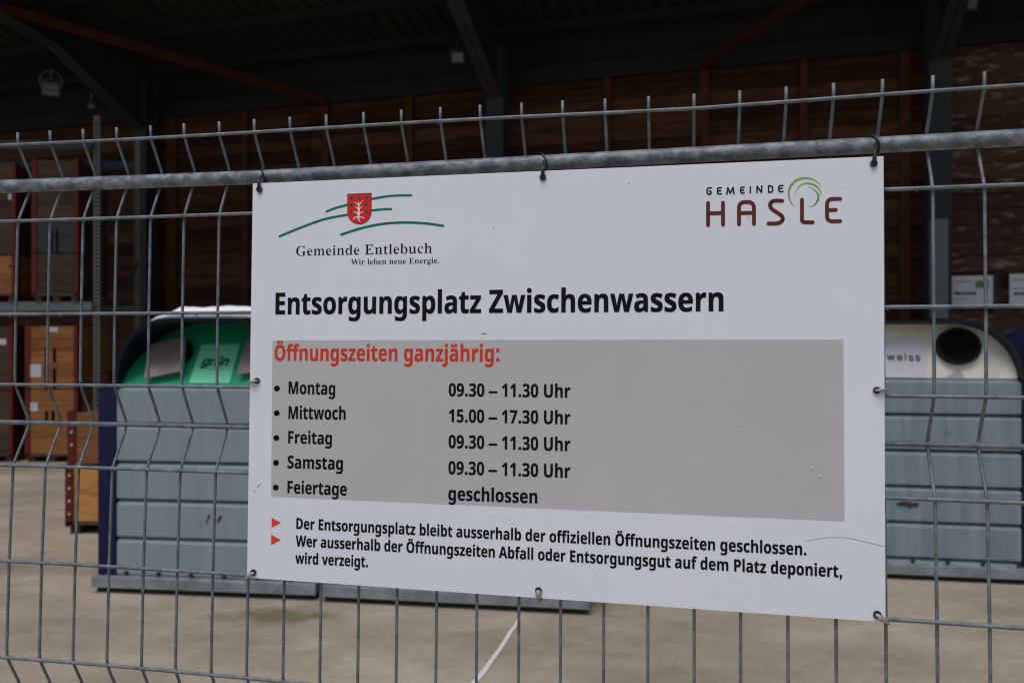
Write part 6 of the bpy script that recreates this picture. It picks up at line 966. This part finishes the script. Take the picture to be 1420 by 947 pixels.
strokes('shield_tree', [[(*zs_(x, y), w_ * 1.15) for x, y, w_ in s] for s in tr_], SM, idp, M_['white'], sg, lift=.00048)
# right emblem
zh = zmap(970, 235, 6.762)
def zp(pts, wd): return [(*zh(x, y), wd / 6.762) for x, y in pts]
def arc(cx, cy, rx_, ry_, a0, a1, n=9): return [(cx + rx_ * math.cos(R(a0 + (a1 - a0) * k / n)), cy + ry_ * math.sin(R(a0 + (a1 - a0) * k / n))) for k in range(n + 1)]
ws = 37
H_ = [[(80, 316), (80, 524)], [(220, 314), (220, 520)], [(80, 414), (220, 410)],
      [(370, 516), (370, 360)] + arc(420, 358, 50, 50, 180, 270) + arc(462, 358, 48, 50, 270, 360) + [(510, 360), (510, 512)], [(370, 411), (510, 408)],
      bez([(775, 297), (720, 294), (680, 303), (660, 335), (678, 372), (725, 405), (768, 435), (780, 465), (765, 492), (720, 508), (647, 509)], 4),
      [(960, 284), (960, 470)] + arc(985, 475, 25, 22, 180, 90) + [(1062, 497)],
      [(1318, 278), (1250, 278)] + arc(1245, 325, 50, 46, 270, 180) + [(1195, 440)] + arc(1245, 445, 50, 44, 180, 90) + [(1318, 486)], [(1196, 383), (1276, 381)]]
strokes('place_lettering', [zp([q[:2] for q in s], ws) for s in H_], SM, idp, M_['brown'], sg, lift=.0003)
wg = 14
G_ = [[(112, 175), (85, 176)] + arc(85, 195, 14, 18, 270, 180) + [(71, 215)] + arc(85, 218, 14, 16, 180, 90) + [(105, 234), (107, 206), (92, 207)],
      [(203, 174), (182, 175)] + arc(180, 190, 11, 14, 270, 180) + [(169, 215)] + arc(182, 218, 13, 14, 180, 90) + [(203, 232)], [(170, 204), (198, 203)],
      [(257, 233), (265, 172), (289, 226), (314, 170), (323, 232)],
      [(418, 168), (400, 169)] + arc(398, 184, 12, 14, 270, 180) + [(386, 208)] + arc(398, 210, 12, 14, 180, 90) + [(418, 224)], [(387, 197), (414, 196)],
      [(476, 164), (476, 222)],
      [(538, 221), (540, 160), (581, 218), (583, 157)],
      [(647, 157), (647, 215)], [(647, 156), (665, 156)] + arc(668, 176, 17, 20, 270, 360, 5) + [(685, 195)] + arc(668, 195, 17, 20, 0, 90, 5) + [(647, 215)],
      [(782, 152), (760, 153)] + arc(756, 168, 13, 14, 270, 180) + [(743, 193)] + arc(756, 196, 13, 14, 180, 90) + [(782, 210)], [(744, 181), (774, 180)]]
strokes('small_lettering', [zp(s, wg) for s in G_], SM, idp, M_['black'], sg, lift=.0003)
def taper(pts):
    P = bez([(x, y) for x, y, w_ in pts], 6); n = len(P); out = []
    for k, (x, y, _) in enumerate(P):
        f = k / (n - 1) * (len(pts) - 1); i = min(int(f), len(pts) - 2); t = f - i
        out.append((*zh(x, y), (pts[i][2] * (1 - t) + pts[i + 1][2] * t) / 6.762))
    return out
strokes('green_arcs', [taper([(900, 360, 1), (860, 318, 8), (836, 245, 16), (848, 172, 20), (895, 112, 22), (955, 88, 22), (1010, 84, 18), (1070, 98, 12), (1118, 135, 6), (1140, 168, 1)]),
     taper([(893, 268, 1), (900, 215, 5), (930, 165, 9), (975, 138, 14), (1020, 132, 18), (1070, 145, 19), (1110, 175, 16), (1134, 215, 9), (1138, 262, 1)]),
     taper([(1005, 170, 1), (1050, 177, 5), (1090, 205, 10), (1112, 240, 16), (1112, 280, 18), (1090, 320, 14), (1060, 345, 8), (1015, 355, 1)])], SM, idp, M_['swoosh'], sg, lift=.00022)
# scratch, speck, holes, droplets
strokes('scratch', [bez([(1117, 750, 0)[:2], (1135, 746.5), (1155, 744.8), (1175, 745.5), (1200, 751), (1228, 758)], 5, .7)], SM, idp, M_['scratch'], sg, lift=.00015)
strokes('dirt_speck', [[(668, 463.2, 1.1), (672, 462.2, 1.4), (675, 463, .7)], [(357, 676, .7), (361, 671, 1)], [(352, 682, .5), (355, 680, .6)]], SM, idp, M_['dirt'], sg, lift=.00015)
for (x, y) in HOLES:
    mb = MB(); c = on_plane(SM, x, y)
    mb.tube([Vector((c.x, -.0002, c.y)), Vector((c.x, -.0012, c.y))], .0042, 14); mb.build('eyelet', M_['strap'], sg)
    mb = MB(); mb.tube([Vector((c.x, -.00125, c.y)), Vector((c.x, -.0014, c.y))], .0031, 14); mb.build('eyelet_hole', M_['hole'], sg)
dm = bpy.data.materials.new('water'); dm.use_nodes = True
b_ = dm.node_tree.nodes['Principled BSDF']; b_.inputs['Roughness'].default_value = .08; b_.inputs['Base Color'].default_value = (.80, .82, .87, 1); b_.inputs['Transmission Weight'].default_value = 0; b_.inputs['IOR'].default_value = 1.33  # opaque pale colour stands in for light passing through clear drops
bm = bmesh.new()
for k in range(150):
    x = rnd.uniform(.01, SW - .01); z = rnd.uniform(.01, SH - .01)
    if (x < .42 and .06 < z < .30) or (x < .6 and .30 < z < .40) or (z < .10): continue
    r = rnd.choice((.0004, .0005, .0006, .0006, .0009)) * rnd.uniform(.8, 1.2)
    bmesh.ops.create_icosphere(bm, subdivisions=1, radius=r, matrix=Matrix.Translation((x, -.0004 - r * .3, z)) @ Matrix.Diagonal((1, .55, rnd.uniform(1, 1.25), 1)))
me = bpy.data.meshes.new('water_drops'); bm.to_mesh(me); bm.free(); me.materials.append(dm)
me.polygons.foreach_set('use_smooth', [True] * len(me.polygons))
o = link(bpy.data.objects.new('water_drops', me), sg); o['kind'] = 'stuff'

# ---------------------------------------------------------------- ties that hold the sign
def tie_black(px, py, lean, label):
    c = on_plane(SM, px, py); h = SM @ Vector((c.x, -.0025, c.y))
    i = i_at(px); rp_ = None
    # rail centre above this hole
    for a, b in zip(rp, rp[1:]):
        if a[0] <= px <= b[0]: yy = a[1] + (b[1] - a[1]) * (px - a[0]) / (b[0] - a[0])
    rc = rail_pt(px + lean, yy, i_at(px + lean))
    loc = h.copy()
    e = empty('cable_tie', h); tag(e, label, 'cable tie', 'black ties round the rail')
    ring = []
    for k in range(18):
        a = 2 * math.pi * k / 18 
        ring.append(rc + Vector((-.003 * math.sin(a) + .002 * math.cos(a), -math.cos(a) * .0108, math.sin(a) * .0108)) - h)
    MB().tube(ring, .00135, 6, closed=True).build('loop', M_['tie'], e, smooth=True)
    MB().tube([Vector((0, 0, 0)), Vector((.0002, -.0008, (rc.z - h.z) * .4)), (rc - h) + Vector((-.001, -.0112, -.001))], [.0024, .0018, .0015], 7).build('strap', M_['tie'], e, smooth=True)
    MB().tube([Vector((0, -.0005, -.001)), Vector((0, .0004, -.001))], .0036, 10).build('knot', M_['tie'], e)
tie_black(360.5, 262.5, 6, 'black cable tie round the rail at the top left corner of the sign')
tie_black(753, 245.5, 1, 'black cable tie round the rail at the middle of the sign top edge')
tie_black(1211.5, 226.5, -2, 'black cable tie round the rail at the top right corner of the sign')
def clip(px, py, ex, ey, wd, label, m='strap'):
    """flat metal strap from a hole to (and round) the edge"""
    a = on_plane(SM, px, py); b = on_plane(SM, ex, ey); A = Vector((a.x, -.0018, a.y)); B = Vector((b.x, -.0022, b.y))
    h = SM @ A; e = empty('wire_tie', matrix=Matrix.Translation(h) @ SM.to_3x3().to_4x4()); tag(e, label, 'wire tie', 'metal ties round the sign edge')
    B = B - A; d = B.normalized()
    pts = [Vector((0, .0005, 0)), Vector((0, -.0012, 0)) + d * .001, B * .5 + Vector((0, -.0018, 0)), B, B + d * .0022 + Vector((0, .0035, 0)), B + d * .0015 + Vector((0, .010, 0)), B * .7 + Vector((0, .0115, 0))]
    MB().tube(smooth_path(pts), wd, 8, flat=.5).build('strap', M_[m], e, smooth=True)
    MB().tube([Vector((0, -.0005, 0)), Vector((0, .0003, 0))], wd * 1.25, 12).build('end_loop', M_['tie'], e)
clip(357, 528, 346.5, 529, .0030, 'metal tie at the middle of the left edge of the sign')
clip(1214.5, 541, 1226, 540.5, .0028, 'metal tie at the middle of the right edge of the sign')
clip(352, 793, 340.5, 802, .0030, 'pale metal tie at the bottom left corner of the sign')
clip(747, 818, 747.3, 831, .0030, 'upright metal tie at the middle of the bottom edge of the sign')
clip(1216, 851, 1229, 861, .0034, 'dark metal tie at the bottom right corner of the sign')
